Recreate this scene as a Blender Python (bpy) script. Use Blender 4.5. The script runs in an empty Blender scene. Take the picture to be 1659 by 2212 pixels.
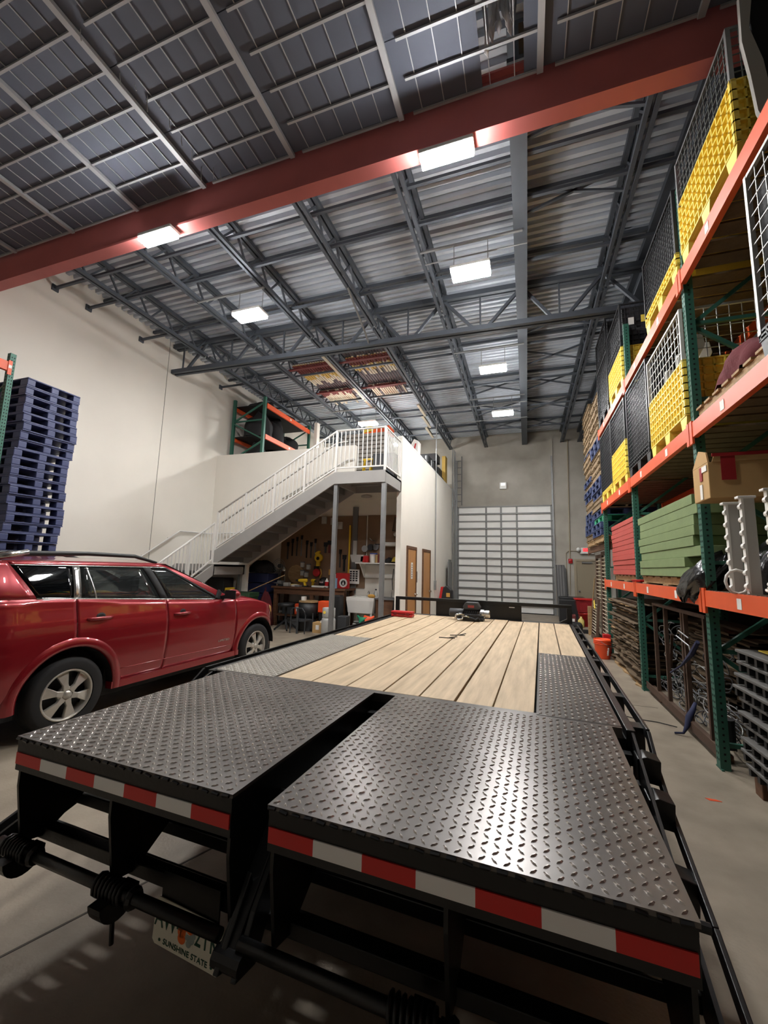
import bpy, math, random
from mathutils import Vector, Matrix
random.seed(7)
C = bpy.context.scene.collection
PI = math.pi

# ------------------------------------------------------------ camera, world, exposure
CAM_H, PITCH, YAW, ROLL, FPX = 1.64, math.radians(7.6457), math.radians(19.2135), math.radians(1.5139), 888.39
def make_camera():
    f = Vector((-math.sin(YAW)*math.cos(PITCH), math.cos(YAW)*math.cos(PITCH), math.sin(PITCH)))
    r = Vector((math.cos(YAW), math.sin(YAW), 0)); u = r.cross(f)
    r2 = r*math.cos(ROLL)+u*math.sin(ROLL); u2 = -r*math.sin(ROLL)+u*math.cos(ROLL)
    cd = bpy.data.cameras.new('camera'); cam = bpy.data.objects.new('camera', cd); C.objects.link(cam)
    m = Matrix((r2, u2, -f)).transposed().to_4x4(); m.translation = (0, 0, CAM_H)
    cam.matrix_world = m
    cd.sensor_fit = 'VERTICAL'; cd.sensor_height = 36.0; cd.sensor_width = 36.0
    cd.lens = FPX/2212*36.0; cd.clip_start = 0.05; cd.clip_end = 200
    bpy.context.scene.camera = cam
make_camera()
w = bpy.data.worlds.new('world'); bpy.context.scene.world = w; w.use_nodes = True
w.node_tree.nodes['Background'].inputs[0].default_value = (0.55, 0.6, 0.7, 1)
w.node_tree.nodes['Background'].inputs[1].default_value = 0.05
vs = bpy.context.scene.view_settings
vs.view_transform = 'Standard'; vs.look = 'None'; vs.gamma = 1.0; vs.use_curve_mapping = False
vs.exposure = 0.0
LAMP = 305.0         # emission of the high-bay diffusers

# ------------------------------------------------------------ materials
def lin(c):
    out = []
    for v in c[:3]:
        v = v/255.0
        out.append(v/12.92 if v <= 0.04045 else ((v+0.055)/1.055)**2.4)
    return (*out, 1.0)
MATS = {}
def mat(name, rgb, rough=0.6, metal=0.0, var=0.0, scale=6.0, bump=0.0, bscale=40.0, rgb2=None, emit=0.0, trans=0.0, coat=0.0, stretch=(1, 1, 1), spec=0.5, detail=4.0, alpha=1.0):
    if name in MATS: return MATS[name]
    m = bpy.data.materials.new(name); m.use_nodes = True
    nt = m.node_tree; b = nt.nodes['Principled BSDF']
    b.inputs['Base Color'].default_value = lin(rgb)
    b.inputs['Roughness'].default_value = rough; b.inputs['Metallic'].default_value = metal
    b.inputs['Specular IOR Level'].default_value = spec
    if coat: b.inputs['Coat Weight'].default_value = coat; b.inputs['Coat Roughness'].default_value = 0.05
    if trans: b.inputs['Transmission Weight'].default_value = trans
    if alpha < 1: b.inputs['Alpha'].default_value = alpha
    if emit:
        b.inputs['Emission Color'].default_value = lin(rgb); b.inputs['Emission Strength'].default_value = emit
    if var or rgb2 or bump:
        tc = nt.nodes.new('ShaderNodeTexCoord'); mp = nt.nodes.new('ShaderNodeMapping')
        mp.inputs['Scale'].default_value = stretch
        nt.links.new(tc.outputs['Object'], mp.inputs[0])
    if var or rgb2:
        n = nt.nodes.new('ShaderNodeTexNoise'); n.inputs['Scale'].default_value = scale; n.inputs['Detail'].default_value = detail
        nt.links.new(mp.outputs[0], n.inputs['Vector'])
        cr = nt.nodes.new('ShaderNodeValToRGB'); cr.color_ramp.elements[0].position = 0.3; cr.color_ramp.elements[1].position = 0.72
        c1 = lin(rgb); c2 = lin(rgb2) if rgb2 else tuple(min(1, x*(1-var)) for x in c1[:3])+(1,)
        cr.color_ramp.elements[0].color = c1; cr.color_ramp.elements[1].color = c2
        nt.links.new(n.outputs['Fac'], cr.inputs[0]); nt.links.new(cr.outputs[0], b.inputs['Base Color'])
    if bump:
        n2 = nt.nodes.new('ShaderNodeTexNoise'); n2.inputs['Scale'].default_value = bscale; n2.inputs['Detail'].default_value = 3
        nt.links.new(mp.outputs[0], n2.inputs['Vector'])
        bp = nt.nodes.new('ShaderNodeBump'); bp.inputs['Strength'].default_value = bump; bp.inputs['Distance'].default_value = 0.02
        nt.links.new(n2.outputs['Fac'], bp.inputs['Height']); nt.links.new(bp.outputs[0], b.inputs['Normal'])
    MATS[name] = m
    return m
M = dict(
    floor=mat('floor_concrete', (154, 142, 125), .5, 0, 0, 3.5, .10, 60, rgb2=(128, 117, 102), detail=10),
    wallwhite=mat('painted_white_wall', (234, 229, 218), .75, 0, .05, 1.2, .05, 90),
    wallback=mat('bare_concrete_wall', (182, 178, 168), .85, 0, 0, 1.1, .15, 30, rgb2=(154, 149, 138), detail=7),
    frontwall=mat('grey_block_wall', (186, 181, 172), .9, 0, .1, 2),
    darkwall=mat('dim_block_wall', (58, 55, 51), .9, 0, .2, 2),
    deck=mat('galvanised_roof_deck', (196, 203, 212), .5, .1, .12, 3),
    joist=mat('grey_steel_joist', (84, 90, 98), .6, .3, .1, 4),
    panel=mat('dark_ceiling_panel', (96, 101, 114), .8, 0, .12, 2.0),
    runner=mat('ceiling_grid_metal', (176, 178, 180), .55, .3),
    redsteel=mat('red_primer_steel', (200, 112, 108), .6, 0, .12, 2.5, .05, 20),
    orange=mat('orange_rack_beam', (228, 92, 46), .45, 0, .08, 6),
    green=mat('green_rack_upright', (50, 102, 86), .5, .1, .1, 8),
    hole=mat('black_hole', (8, 9, 9), .9),
    white=mat('white_paint', (232, 230, 224), .5),
    label=mat('white_label', (228, 226, 220), .6),
    ink=mat('black_ink', (22, 22, 24), .7),
    black=mat('black_paint', (11, 11, 12), .38, 0, .1, 9, .05, 40),
    blackmat=mat('black_matte', (20, 20, 21), .75),
    rubber=mat('black_rubber', (17, 17, 18), .8),
    plate=mat('tread_plate_steel', (112, 108, 105), .28, .5, 0, 3.0, 0, 40, rgb2=(84, 80, 77), detail=8),
    lug=mat('tread_lug_steel', (206, 200, 192), .26, .6, .15, 8),
    oldplate=mat('weathered_plate', (152, 147, 137), .65, .1, .2, 7, .12, 80),
    oldlug=mat('weathered_lug', (170, 164, 152), .6, .2),
    tapered=mat('red_reflective_tape', (214, 38, 36), .3),
    tapewhite=mat('white_reflective_tape', (246, 246, 244), .3),
    galv=mat('galvanised_steel', (150, 152, 152), .45, .6, .15, 9),
    railgrey=mat('grey_painted_rail', (222, 220, 215), .5, .1),
    stairgrey=mat('grey_painted_stringer', (160, 158, 154), .55, .1, .08, 4),
    yellow=mat('yellow_plastic', (250, 222, 92), .5, 0, .06, 5),
    blackplastic=mat('black_plastic', (28, 29, 31), .5),
    wiregrey=mat('grey_wire', (120, 124, 122), .5, .5),
    wireblack=mat('black_wire', (62, 63, 66), .45, .4),
    wirewhite=mat('pale_wire', (176, 176, 172), .45, .5),
    wood=mat('pallet_wood', (176, 146, 104), .75, 0, 0, 5, 0, 40, rgb2=(140, 110, 74), stretch=(1, 6, 6)),
    deckwood=mat('pine_deck_plank', (204, 181, 148), .62, 0, 0, 3.2, .12, 30, rgb2=(170, 149, 118), stretch=(9, .8, 9), detail=9),
    greenbox=mat('green_board', (120, 138, 92), .8, 0, .12, 6, .1, 60),
    redbox=mat('red_board', (180, 72, 62), .75, 0, .12, 6, .1, 60),
    cardboard=mat('cardboard', (188, 152, 100), .8, 0, .1, 5),
    redtape=mat('red_tape', (150, 30, 34), .5),
    bluepal=mat('blue_plastic', (66, 74, 112), .5, 0, .15, 5),
    oldwood=mat('weathered_pallet_wood', (138, 116, 86), .85, 0, 0, 5, 0, 40, rgb2=(104, 86, 62), stretch=(1, 6, 6)),
    bluefar=mat('dull_blue_plastic', (52, 66, 106), .55, 0, .15, 5),
    bluedark=mat('navy_plastic', (40, 48, 84), .5, 0, .15, 5),
    maroon=mat('maroon_cloth', (98, 34, 40), .95, 0, .2, 7, .3, 25),
    greycloth=mat('grey_cloth', (92, 88, 82), .95, 0, .2, 9, .3, 25),
    darkcloth=mat('black_cloth', (30, 30, 32), .8, 0, .2, 4, .2, 14),
    bag=mat('black_bin_bag', (18, 18, 19), .22, 0, 0, 4, .35, 14),
    carred=mat('car_red_paint', (142, 22, 34), .3, .35, .04, 3, coat=1.0),
    carglass=mat('tinted_car_glass', (150, 156, 156), .03, 0, trans=.96, spec=.5),
    chrome=mat('bright_trim', (200, 200, 198), .2, .9),
    alloy=mat('alloy_wheel', (196, 192, 184), .32, .55),
    tyre=mat('tyre_rubber', (24, 24, 25), .78, 0, .1, 10),
    lens=mat('headlamp_lens', (228, 178, 96), .12, 0, coat=1.0),
    taillens=mat('tail_lamp_lens', (190, 22, 20), .15, 0, coat=1.0),
    doorgrey=mat('dock_door_steel', (232, 232, 228), .55, .1, .06, 2),
    ribgrey=mat('dock_door_rib', (120, 120, 118), .5, .3),
    woodDoor=mat('varnished_wood_door', (192, 140, 78), .45, 0, 0, 2.2, 0, 40, rgb2=(160, 108, 56), stretch=(14, 14, 1), detail=6),
    doortan=mat('tan_steel_door', (148, 136, 114), .6),
    frametan=mat('tan_door_frame', (160, 148, 126), .6),
    peg=mat('brown_hardboard', (132, 104, 80), .8, 0, .15, 2.5),
    bench=mat('brown_timber', (108, 74, 50), .7, 0, 0, 4, 0, 40, rgb2=(84, 56, 36), stretch=(1, 6, 6)),
    brown=mat('brown_fibre', (104, 86, 64), .95, 0, .3, 9, .4, 40),
    rust=mat('rusty_steel', (86, 64, 50), .8, .2, .3, 9),
    red=mat('red_plastic', (190, 34, 36), .4),
    orangeplastic=mat('orange_plastic', (232, 84, 40), .45),
    tealplastic=mat('green_plastic', (46, 150, 112), .5),
    darkgreen=mat('dark_green_box', (44, 74, 48), .6),
    bluestrap=mat('blue_strap', (34, 39, 70), .8),
    lightgrey=mat('light_grey_plastic', (186, 184, 178), .5),
    midgrey=mat('mid_grey_plastic', (110, 110, 110), .6),
    darkgrey=mat('dark_grey_plastic', (54, 56, 58), .55),
    louvre=mat('brown_shutter', (88, 66, 52), .7, 0, .15, 5),
    slatpale=mat('pale_slat', (196, 186, 164), .65),
    plasticfilm=mat('clear_film', (238, 236, 238), .25, 0, trans=.1, spec=.6),
    clearred=mat('clear_red_bin', (190, 60, 64), .2, 0, trans=.6),
    jug=mat('yellow_jug', (224, 204, 120), .4),
    lampwhite=mat('lamp_housing', (226, 226, 222), .4),
    lampglow=mat('lamp_diffuser', (251, 250, 249), .4, emit=LAMP),
    exitred=mat('exit_red', (255, 40, 52), .4, emit=1.0),
    wallpackglow=mat('wall_pack_lens', (240, 240, 236), .3, emit=.6),
    brass=mat('brass', (190, 160, 90), .3, .9),
    rope=mat('grey_cable', (96, 96, 98), .7), whitecable=mat('white_cable', (226, 222, 214), .5),
    platewhite=mat('plate_white', (222, 218, 200), .45), plategreen=mat('plate_green', (26, 70, 52), .5),
    orangefruit=mat('orange_fruit', (232, 108, 40), .5), leafgrey=mat('grey_blossom', (150, 158, 152), .6),
    boardred=mat('board_dark_red', (110, 48, 46), .8), boardyellow=mat('board_yellow', (196, 162, 82), .8), boardwhite=mat('board_white', (206, 196, 176), .8), boardgrey=mat('board_grey', (82, 72, 76), .8),
    tankgrey=mat('tank_grey', (176, 176, 172), .5, 0, .1, 6), yellowtool=mat('yellow_tool', (230, 190, 40), .5), gold=mat('tan_foam', (204, 154, 72), .8),
    interior=mat('car_interior', (38, 36, 35), .9), lightblue=mat('light_blue_card', (140, 176, 206), .7),
)

# ------------------------------------------------------------ mesh helpers
ORG = {}
class B:
    def __init__(s): s.v = []; s.f = []
    def quad(s, a, b, c, d):
        n = len(s.v); s.v += [tuple(a), tuple(b), tuple(c), tuple(d)]; s.f.append((n, n+1, n+2, n+3)); return s
    def box(s, x0, x1, y0, y1, z0, z1):
        n = len(s.v)
        s.v += [(x0, y0, z0), (x1, y0, z0), (x1, y1, z0), (x0, y1, z0), (x0, y0, z1), (x1, y0, z1), (x1, y1, z1), (x0, y1, z1)]
        s.f += [tuple(n+i for i in q) for q in ((0, 3, 2, 1), (4, 5, 6, 7), (0, 1, 5, 4), (1, 2, 6, 5), (2, 3, 7, 6), (3, 0, 4, 7))]; return s
    def bar(s, p, q, w=.05, h=None, up=(0, 0, 1)):
        p = Vector(p); q = Vector(q); d = (q-p).normalized(); u = Vector(up)
        if abs(d.dot(u)) > .98: u = Vector((0, 1, 0))
        r = d.cross(u).normalized()*(w/2); t = r.cross(d).normalized()*((h or w)/2)
        n = len(s.v)
        for e in (p, q):
            for a, b in ((-1, -1), (1, -1), (1, 1), (-1, 1)): s.v.append(tuple(e+r*a+t*b))
        s.f += [tuple(n+i for i in f) for f in ((0, 1, 2, 3), (7, 6, 5, 4), (0, 4, 5, 1), (1, 5, 6, 2), (2, 6, 7, 3), (3, 7, 4, 0))]; return s
    def tube(s, pts, r=.02, n=8, cap=True, closed=False):
        pts = [Vector(p) for p in pts]; rs = r if isinstance(r, (list, tuple)) else [r]*len(pts); base = len(s.v); k = len(pts); prev = None
        for i, p in enumerate(pts):
            if closed: d = pts[(i+1) % k]-pts[i-1]
            else: d = pts[min(i+1, k-1)]-pts[max(i-1, 0)]
            d = d.normalized() if d.length > 1e-9 else Vector((0, 0, 1))
            if prev is None: u = Vector((0, 0, 1)) if abs(d.z) < .9 else Vector((1, 0, 0))
            else: u = prev
            a = (u-d*u.dot(d)).normalized(); prev = a; b = d.cross(a)
            for j in range(n):
                t = 2*PI*j/n; s.v.append(tuple(p+(a*math.cos(t)+b*math.sin(t))*rs[i]))
        for i in range(k if closed else k-1):
            i2 = (i+1) % k
            for j in range(n):
                j2 = (j+1) % n; s.f.append((base+i*n+j, base+i*n+j2, base+i2*n+j2, base+i2*n+j))
        if cap and not closed:
            s.f.append(tuple(base+j for j in reversed(range(n)))); s.f.append(tuple(base+(k-1)*n+j for j in range(n)))
        return s
    def lathe(s, prof, o=(0, 0, 0), n=20, axis='z', cap=True):
        base = len(s.v); k = len(prof); o = Vector(o)
        for r, z in prof:
            for j in range(n):
                t = 2*PI*j/n; c, d = r*math.cos(t), r*math.sin(t)
                p = {'z': (c, d, z), 'x': (z, c, d), 'y': (d, z, c)}[axis]
                s.v.append(tuple(o+Vector(p)))
        for i in range(k-1):
            for j in range(n):
                j2 = (j+1) % n; s.f.append((base+i*n+j, base+i*n+j2, base+(i+1)*n+j2, base+(i+1)*n+j))
        if cap and prof[0][0] > 1e-6: s.f.append(tuple(base+j for j in reversed(range(n))))
        if cap and prof[-1][0] > 1e-6: s.f.append(tuple(base+(k-1)*n+j for j in range(n)))
        return s
    def prism(s, poly, d, o=(0, 0, 0), axis='y'):
        # poly of 2D points; axis 'y': (x,z) extruded along y ; 'z': (x,y) along z ; 'x': (y,z) along x
        base = len(s.v); k = len(poly); o = Vector(o)
        for e in (0, d):
            for a, b in poly:
                p = {'y': (a, e, b), 'z': (a, b, e), 'x': (e, a, b)}[axis]
                s.v.append(tuple(o+Vector(p)))
        s.f.append(tuple(base+i for i in range(k))); s.f.append(tuple(base+k+i for i in reversed(range(k))))
        for i in range(k):
            j = (i+1) % k; s.f.append((base+i, base+k+i, base+k+j, base+j))
        return s
    def grid(s, rows):
        base = len(s.v); n = len(rows[0])
        for r in rows: s.v += [tuple(p) for p in r]
        for i in range(len(rows)-1):
            for j in range(n-1):
                a = base+i*n+j; s.f.append((a, a+1, a+n+1, a+n))
        return s
    def xf(s, m, start=0):
        for i in range(start, len(s.v)): s.v[i] = tuple(m @ Vector(s.v[i]))
        return s
    def build(s, name, m, parent=None, smooth=False, bevel=0, solid=0, loc=None, recalc=False):
        o0 = ORG.get(parent.name, Vector((0, 0, 0))) if parent else Vector((0, 0, 0))
        me = bpy.data.meshes.new(name); org = Vector(loc) if loc else Vector((0, 0, 0))
        me.from_pydata([(v[0]-o0.x-org.x, v[1]-o0.y-org.y, v[2]-o0.z-org.z) for v in s.v], [], s.f); me.update()
        if recalc:
            import bmesh
            bm = bmesh.new(); bm.from_mesh(me); bmesh.ops.remove_doubles(bm, verts=bm.verts, dist=1e-5); bmesh.ops.recalc_face_normals(bm, faces=bm.faces); bm.to_mesh(me); bm.free()
        if smooth:
            for p in me.polygons: p.use_smooth = True
        me.materials.append(m)
        o = bpy.data.objects.new(name, me); C.objects.link(o)
        if parent: o.parent = parent
        if loc: o.location = org
        ORG[o.name] = o0+org if loc else o0
        if bevel:
            md = o.modifiers.new('bevel', 'BEVEL'); md.width = bevel; md.segments = 2; md.limit_method = 'ANGLE'
        if solid:
            md = o.modifiers.new('solid', 'SOLIDIFY'); md.thickness = solid; md.offset = 0
        return o
def tag(o, label, cat, group=None):
    o['label'] = label; o['category'] = cat
    if group: o['group'] = group
    return o
def thing(name, label, cat, loc=(0, 0, 0), rz=0, group=None, local=False, rot=None):
    o = bpy.data.objects.new(name, None); o.empty_display_size = .05; C.objects.link(o)
    o.location = loc; o.rotation_euler = rot if rot else (0, 0, rz)
    ORG[o.name] = Vector((0, 0, 0)) if (local or rz or rot) else Vector(loc)
    return tag(o, label, cat, group)
def struct(o): o['kind'] = 'structure'; return o
def setting(name, loc=(0, 0, 0)):
    o = bpy.data.objects.new(name, None); C.objects.link(o); o.location = loc; ORG[o.name] = Vector(loc); o['kind'] = 'structure'; return o
def stuff(o): o['kind'] = 'stuff'; return o
def inst(src, parent=None, loc=None, rot=None):
    c = src.copy(); C.objects.link(c); c.parent = parent
    if loc is not None: c.location = loc
    if rot is not None: c.rotation_euler = rot
    ORG[c.name] = Vector((0, 0, 0))
    return c
def dup(root, loc, rz=0, label=None, group=None):
    r = root.copy(); C.objects.link(r); r.location = loc; r.rotation_euler = (0, 0, rz)
    if label: r['label'] = label
    if group: r['group'] = group
    for ch in list(root.children):
        c = ch.copy(); C.objects.link(c); c.parent = r
        for g in ch.children:
            d = g.copy(); C.objects.link(d); d.parent = c
    return r
def text(body, m, parent, size, mtx, name='lettering', ext=.001, bold=0.0):
    cu = bpy.data.curves.new(name, 'FONT'); cu.body = body; cu.size = size; cu.extrude = ext; cu.offset = bold
    cu.align_x = 'CENTER'; cu.align_y = 'CENTER'; cu.materials.append(m)
    tmp = bpy.data.objects.new('tmp_text', cu); C.objects.link(tmp)
    me = bpy.data.meshes.new_from_object(tmp.evaluated_get(bpy.context.evaluated_depsgraph_get())); bpy.data.objects.remove(tmp)
    me.transform(mtx)
    o = bpy.data.objects.new(name, me); C.objects.link(o); o.parent = parent
    me.transform(Matrix.Translation(-ORG.get(parent.name, Vector((0, 0, 0))))) if parent else None
    return o
def frame(o, x, y, z):       # matrix from axes (columns)
    m = Matrix((Vector(x), Vector(y), Vector(z))).transposed().to_4x4(); m.translation = Vector(o); return m

ONES = ['', 'first', 'second', 'third', 'fourth', 'fifth', 'sixth', 'seventh', 'eighth', 'ninth', 'tenth', 'eleventh', 'twelfth', 'thirteenth', 'fourteenth', 'fifteenth', 'sixteenth', 'seventeenth', 'eighteenth', 'nineteenth']
def ordinal(n):
    if n < 20: return ONES[n]
    t = {2: ('twentieth', 'twenty'), 3: ('thirtieth', 'thirty')}[n//10]
    return t[0] if n % 10 == 0 else t[1]+'-'+ONES[n % 10]
# ------------------------------------------------------------ setting
XL, XR, YB, YF, ZD = -8.55, 3.05, 17.2, -4.5, 7.25
fl = struct(B().box(XL-.2, XR+.2, YF, YB+.3, -.2, 0).build('floor', M['floor']))
b = B()
for x0, y0, x1, y1 in ((-3.4, -2, -1.35, 3.2), (-9, 6.2, 1.5, 6.2), (-3.2, -1, 1.5, -.2)):
    b.bar((x0, y0, .0005), (x1, y1, .0005), .012, .002)
struct(b.build('floor_joint', mat('floor_joint_fill', (84, 78, 70), .8), fl))
wl = setting('wall_left')
for y0, y1, z1 in ((YF, 7.512, 7.4), (7.53, YB+.2, 7.4)):
    B().box(XL-.2, XL, y0, y1, 0, z1).build('wall_panel', M['wallwhite'], wl)
B().box(XL-.2, XL-.012, 7.5, 7.54, 0, 7.4).build('joint_sealant', M['darkwall'], wl)
wb = setting('wall_back')
bb = B().box(XL, -2.72, YB, YB+.25, 0, 7.4).box(.965, XR, YB, YB+.25, 0, 7.4).box(-2.72, .965, YB, YB+.25, 4.24, 7.4)
bb.build('wall_panel', M['wallback'], wb)
B().box(.99, 1.04, YB-.05, YB, 0, 6.9).build('pilaster_edge', M['wallback'], wb)
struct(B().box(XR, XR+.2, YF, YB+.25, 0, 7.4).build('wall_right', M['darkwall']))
struct(B().box(XL, XR, YF-.2, YF, 0, 7.4).build('wall_front', M['frontwall']))

# roof deck: corrugated sheet with ribs running across the hall
ceil = setting('ceiling')
b = B(); pitch = .15; y = 3.3
prof = []
while y < YB+.2:
    prof += [(y, ZD), (y+.065, ZD), (y+.08, ZD+.085), (y+.135, ZD+.085)]; y += pitch
for (ya, za), (yb, zb) in zip(prof, prof[1:]): b.quad((XL, ya, za), (XR, ya, za), (XR, yb, zb), (XL, yb, zb))
b.build('roof_deck', M['deck'], ceil)
# open web joists along the hall
def joist(x, y0, y1, zb=6.76, zt=7.2):
    j = B()
    for s in (-.045, .045):
        j.bar((x+s, y0, zb), (x+s, y1, zb), .05, .06); j.bar((x+s, y0, zt), (x+s, y1, zt), .06, .07)
    o = j.build('bar_joist', M['joist'], ceil)
    wv = B(); n = int((y1-y0)/.62); st = (y1-y0)/n
    for i in range(n):
        a = y0+i*st
        wv.bar((x, a, zt), (x, a+st/2, zb), .03); wv.bar((x, a+st/2, zb), (x, a+st, zt), .03)
    wv.build('web_rod', M['joist'], o)
for x in (-7.5, -6.02, -4.52, -3.0, -1.52, 1.4):
    joist(x, 3.7, 7.66); joist(x, 7.74, YB-.02)
j = B().box(-.1, .1, 3.7, YB, 6.74, 6.79).box(-.1, .1, 3.7, YB, 7.17, 7.22).box(-.02, .02, 3.7, YB, 6.79, 7.17)
j.build('roof_beam', M['joist'], ceil)
j = B().box(1.95, 2.2, 3.7, YB, 6.7, 6.76).box(1.95, 2.2, 3.7, YB, 7.1, 7.2).box(2.05, 2.09, 3.7, YB, 6.76, 7.1)
j.build('roof_beam', M['joist'], ceil)
# bridging rows, with pipe ends anchored on the left wall
for y, x1 in ((4.8, 2.0), (5.45, 2.0), (6.7, 2.0), (9.4, 2.0), (11.3, 2.0), (13.2, 2.0), (15.2, 2.0)):
    b = B().bar((XL+.02, y, 6.83), (x1, y, 6.83), .045); b.box(XL, XL+.03, y-.06, y+.06, 6.77, 6.89)
    b.build('bridging_bar', M['joist'], ceil)
    if y > 5: B().bar((XL+.02, y+.3, 7.18), (x1, y+.3, 7.18), .06).build('bridging_bar', M['joist'], ceil)
for y in (4.6, 5.7, 8.9, 10.4, 11.9, 13.6, 15.3):
    b = B()
    for xa, xb in ((.08, 1.36), (-1.46, -.08)) if y > 11 else ((.08, 1.36),):
        b.bar((xa, y, 6.8), (xb, y, 7.16), .035).bar((xa, y, 7.16), (xb, y, 6.8), .035)
    b.build('cross_brace', M['joist'], ceil)
# two long pale conduits crossing high up
for y, z, x0 in ((12.15, 6.55, -3.0), (6.05, 6.62, -1.5), (13.6, 6.6, -2.9)):
    B().tube([(x0, y, z), (0.1, y, z)], .012, 6).build('conduit', M['galv'], ceil)

# lateral roof truss
gt = thing('roof_truss', 'deep grey steel roof truss crossing the hall above the stairs', 'truss', (-3, 7.7, 6.4))
b = B()
for s in (-.06, .06): b.bar((XL+.02, 7.7+s, 6.47), (2.9, 7.7+s, 6.24), .07, .1)
b.build('bottom_chord', M['joist'], gt)
b = B()
for s in (-.06, .06): b.bar((XL+.02, 7.7+s, 7.15), (3.0, 7.7+s, 7.02), .08, .1)
b.build('top_chord', M['joist'], gt)
zb = lambda x: 6.36-.0201*(x+3.0); zt = lambda x: 7.09-.0115*(x+3)
nodes = [-8.25, -6.75, -5.27, -3.76, -2.26, -.78, .66, 2.1]; tops = [-7.5, -6.02, -4.52, -3, -1.52, 0, 1.4]
for i, x in enumerate(nodes):
    B().bar((x, 7.7, zb(x)), (x, 7.7, zt(x)), .03).build('vertical_rod', M['joist'], gt)
    for t in tops:
        if abs(t-x) < .9: B().bar((x+(.1 if t > x else -.1), 7.7, zb(x)), (t, 7.7, zt(t)), .055).build('web_diagonal', M['joist'], gt)

# red header beam across the near bay
rb = thing('steel_beam', 'wide red-painted steel beam spanning the hall under the roof', 'beam', (-3, 3.6, 5.83))
B().box(XL, XR, 3.56, 3.585, 5.83, 6.43).build('web', M['redsteel'], rb)
B().box(XL, XR, 3.5, 3.66, 5.82, 5.845).build('lower_flange', M['redsteel'], rb)
B().box(XL, XR, 3.5, 3.66, 6.41, 6.435).build('upper_flange', M['redsteel'], rb)

# dark panelled ceiling hung over the near bay
mains = [-8.5, -7.25, -6.0, -4.78, -3.68, -2.43, -1.14, .2, 1.45, 2.7]
rows = [3.49-.312*i for i in range(18)]; zc = 6.27
for i, x in enumerate(mains):
    B().box(x-.028, x+.028, rows[-1], 3.5, zc-.05, zc-.01).build('main_runner', M['runner'], ceil)
for k, y in enumerate(rows):
    for i in range(len(mains)-1):
        B().box(mains[i]+.03+(.1 if i > 3 else 0), mains[i+1]-.03, y-.011, y+.011, zc-.03, zc-.006).build('cross_tee', M['runner'], ceil)
b = B()
for i in range(len(mains)-1):
    for q in range(1, 6):
        x = mains[i]+(mains[i+1]-mains[i])*q/6
        b.box(x-.004, x+.004, rows[-1], 3.5, zc-.012, zc-.004)
stuff(b.build('grid_wire', M['runner'], ceil))
base = None
for i in range(len(mains)-1):
    for k in range(0, 17, 2):
        x0, x1, y1, y0 = mains[i], mains[i+1], rows[k], rows[min(k+2, 17)]
        if i == 6 and k in (0, 2, 4):      # an opening with a missing panel
            x1 = -.32
            B().box(.06, mains[i+1], y0+.004, y1-.004, zc, zc+.02).build('ceiling_panel', M['panel'], ceil)
        B().box(x0, x1, y0+.004, y1-.004, zc, zc+.02).build('ceiling_panel', M['panel'], ceil)
B().box(XL, XR, YF, 3.5, 7.2, 7.25).build('upper_roof', M['deck'], ceil)
# wires hanging under the near ceiling
b = B()
for x, y, l in ((-3.63, 1.95, .12), (-3.6, 2.3, .1), (-3.55, 2.42, .06), (-3.5, 2.52, .2), (-3.43, 2.6, .1), (-3.46, 2.75, .14), (-3.5, 2.95, .12), (-3.5, 3.1, .14), (-3.42, 3.35, .14), (-3.36, 3.4, .12), (-3.55, 3.3, .2)):
    B().tube([(x, y, zc), (x+.01, y, zc-l*.6), (x+.015, y+.01, zc-l)], .004, 5).build('hanging_wire', M['wirewhite'], ceil)
b = B(); random.seed(3)
for k in range(9):
    x = -.28+.03*k; zz = 6.22+.25*abs(math.sin(k*1.7)); pts0 = []; pts1 = []
    for q in range(8):
        z = 7.19-(7.19-zz)*q/7
        pts0.append((x+.015*math.sin(q*1.3+k), 3.15+.05*math.sin(q+k*2), z)); pts1.append((x+.034+.015*math.cos(q*1.1+k), 3.17+.06*math.cos(q*.8+k), z-.02))
    b.grid([pts0, pts1])
pf = b.build('plastic_sheet', M['plasticfilm'], smooth=True, solid=.003); tag(pf, 'crumpled clear plastic sheeting hanging through the ceiling opening', 'sheeting')

# dock door
d1 = setting('door_1', (-.88, YB, 0))
xs = [-2.70, -1.55, -.96, -.35, .945]; H = .603
for r in range(7):
    z0 = r*H
    for c in range(4):
        B().box(xs[c]+.035, xs[c+1]-.035, YB+.03, YB+.06, z0+.02, z0+H-.02).build('panel', M['doorgrey'], d1)
    B().box(xs[0], xs[-1], YB+.0, YB+.035, z0+H-.03, z0+H+.02).build('section_joint', M['ribgrey'], d1)
    B().box(xs[0], xs[-1], YB-.03, YB+.03, z0+H*.5-.03, z0+H*.5+.03).build('strut', M['ribgrey'], d1)
    for x in xs:
        B().box(x-.035, x+.035, YB+.0, YB+.045, z0+.01, z0+H-.02).build('stile', M['ribgrey'], d1)
B().box(xs[0], xs[-1], YB+.0, YB+.05, .0, .035).build('bottom_seal', M['rubber'], d1)
for x in (xs[0]-.05, xs[-1]+.05):
    B().box(x-.03, x+.03, YB-.06, YB+.02, 0, 6.2).build('track', M['galv'], d1)
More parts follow.
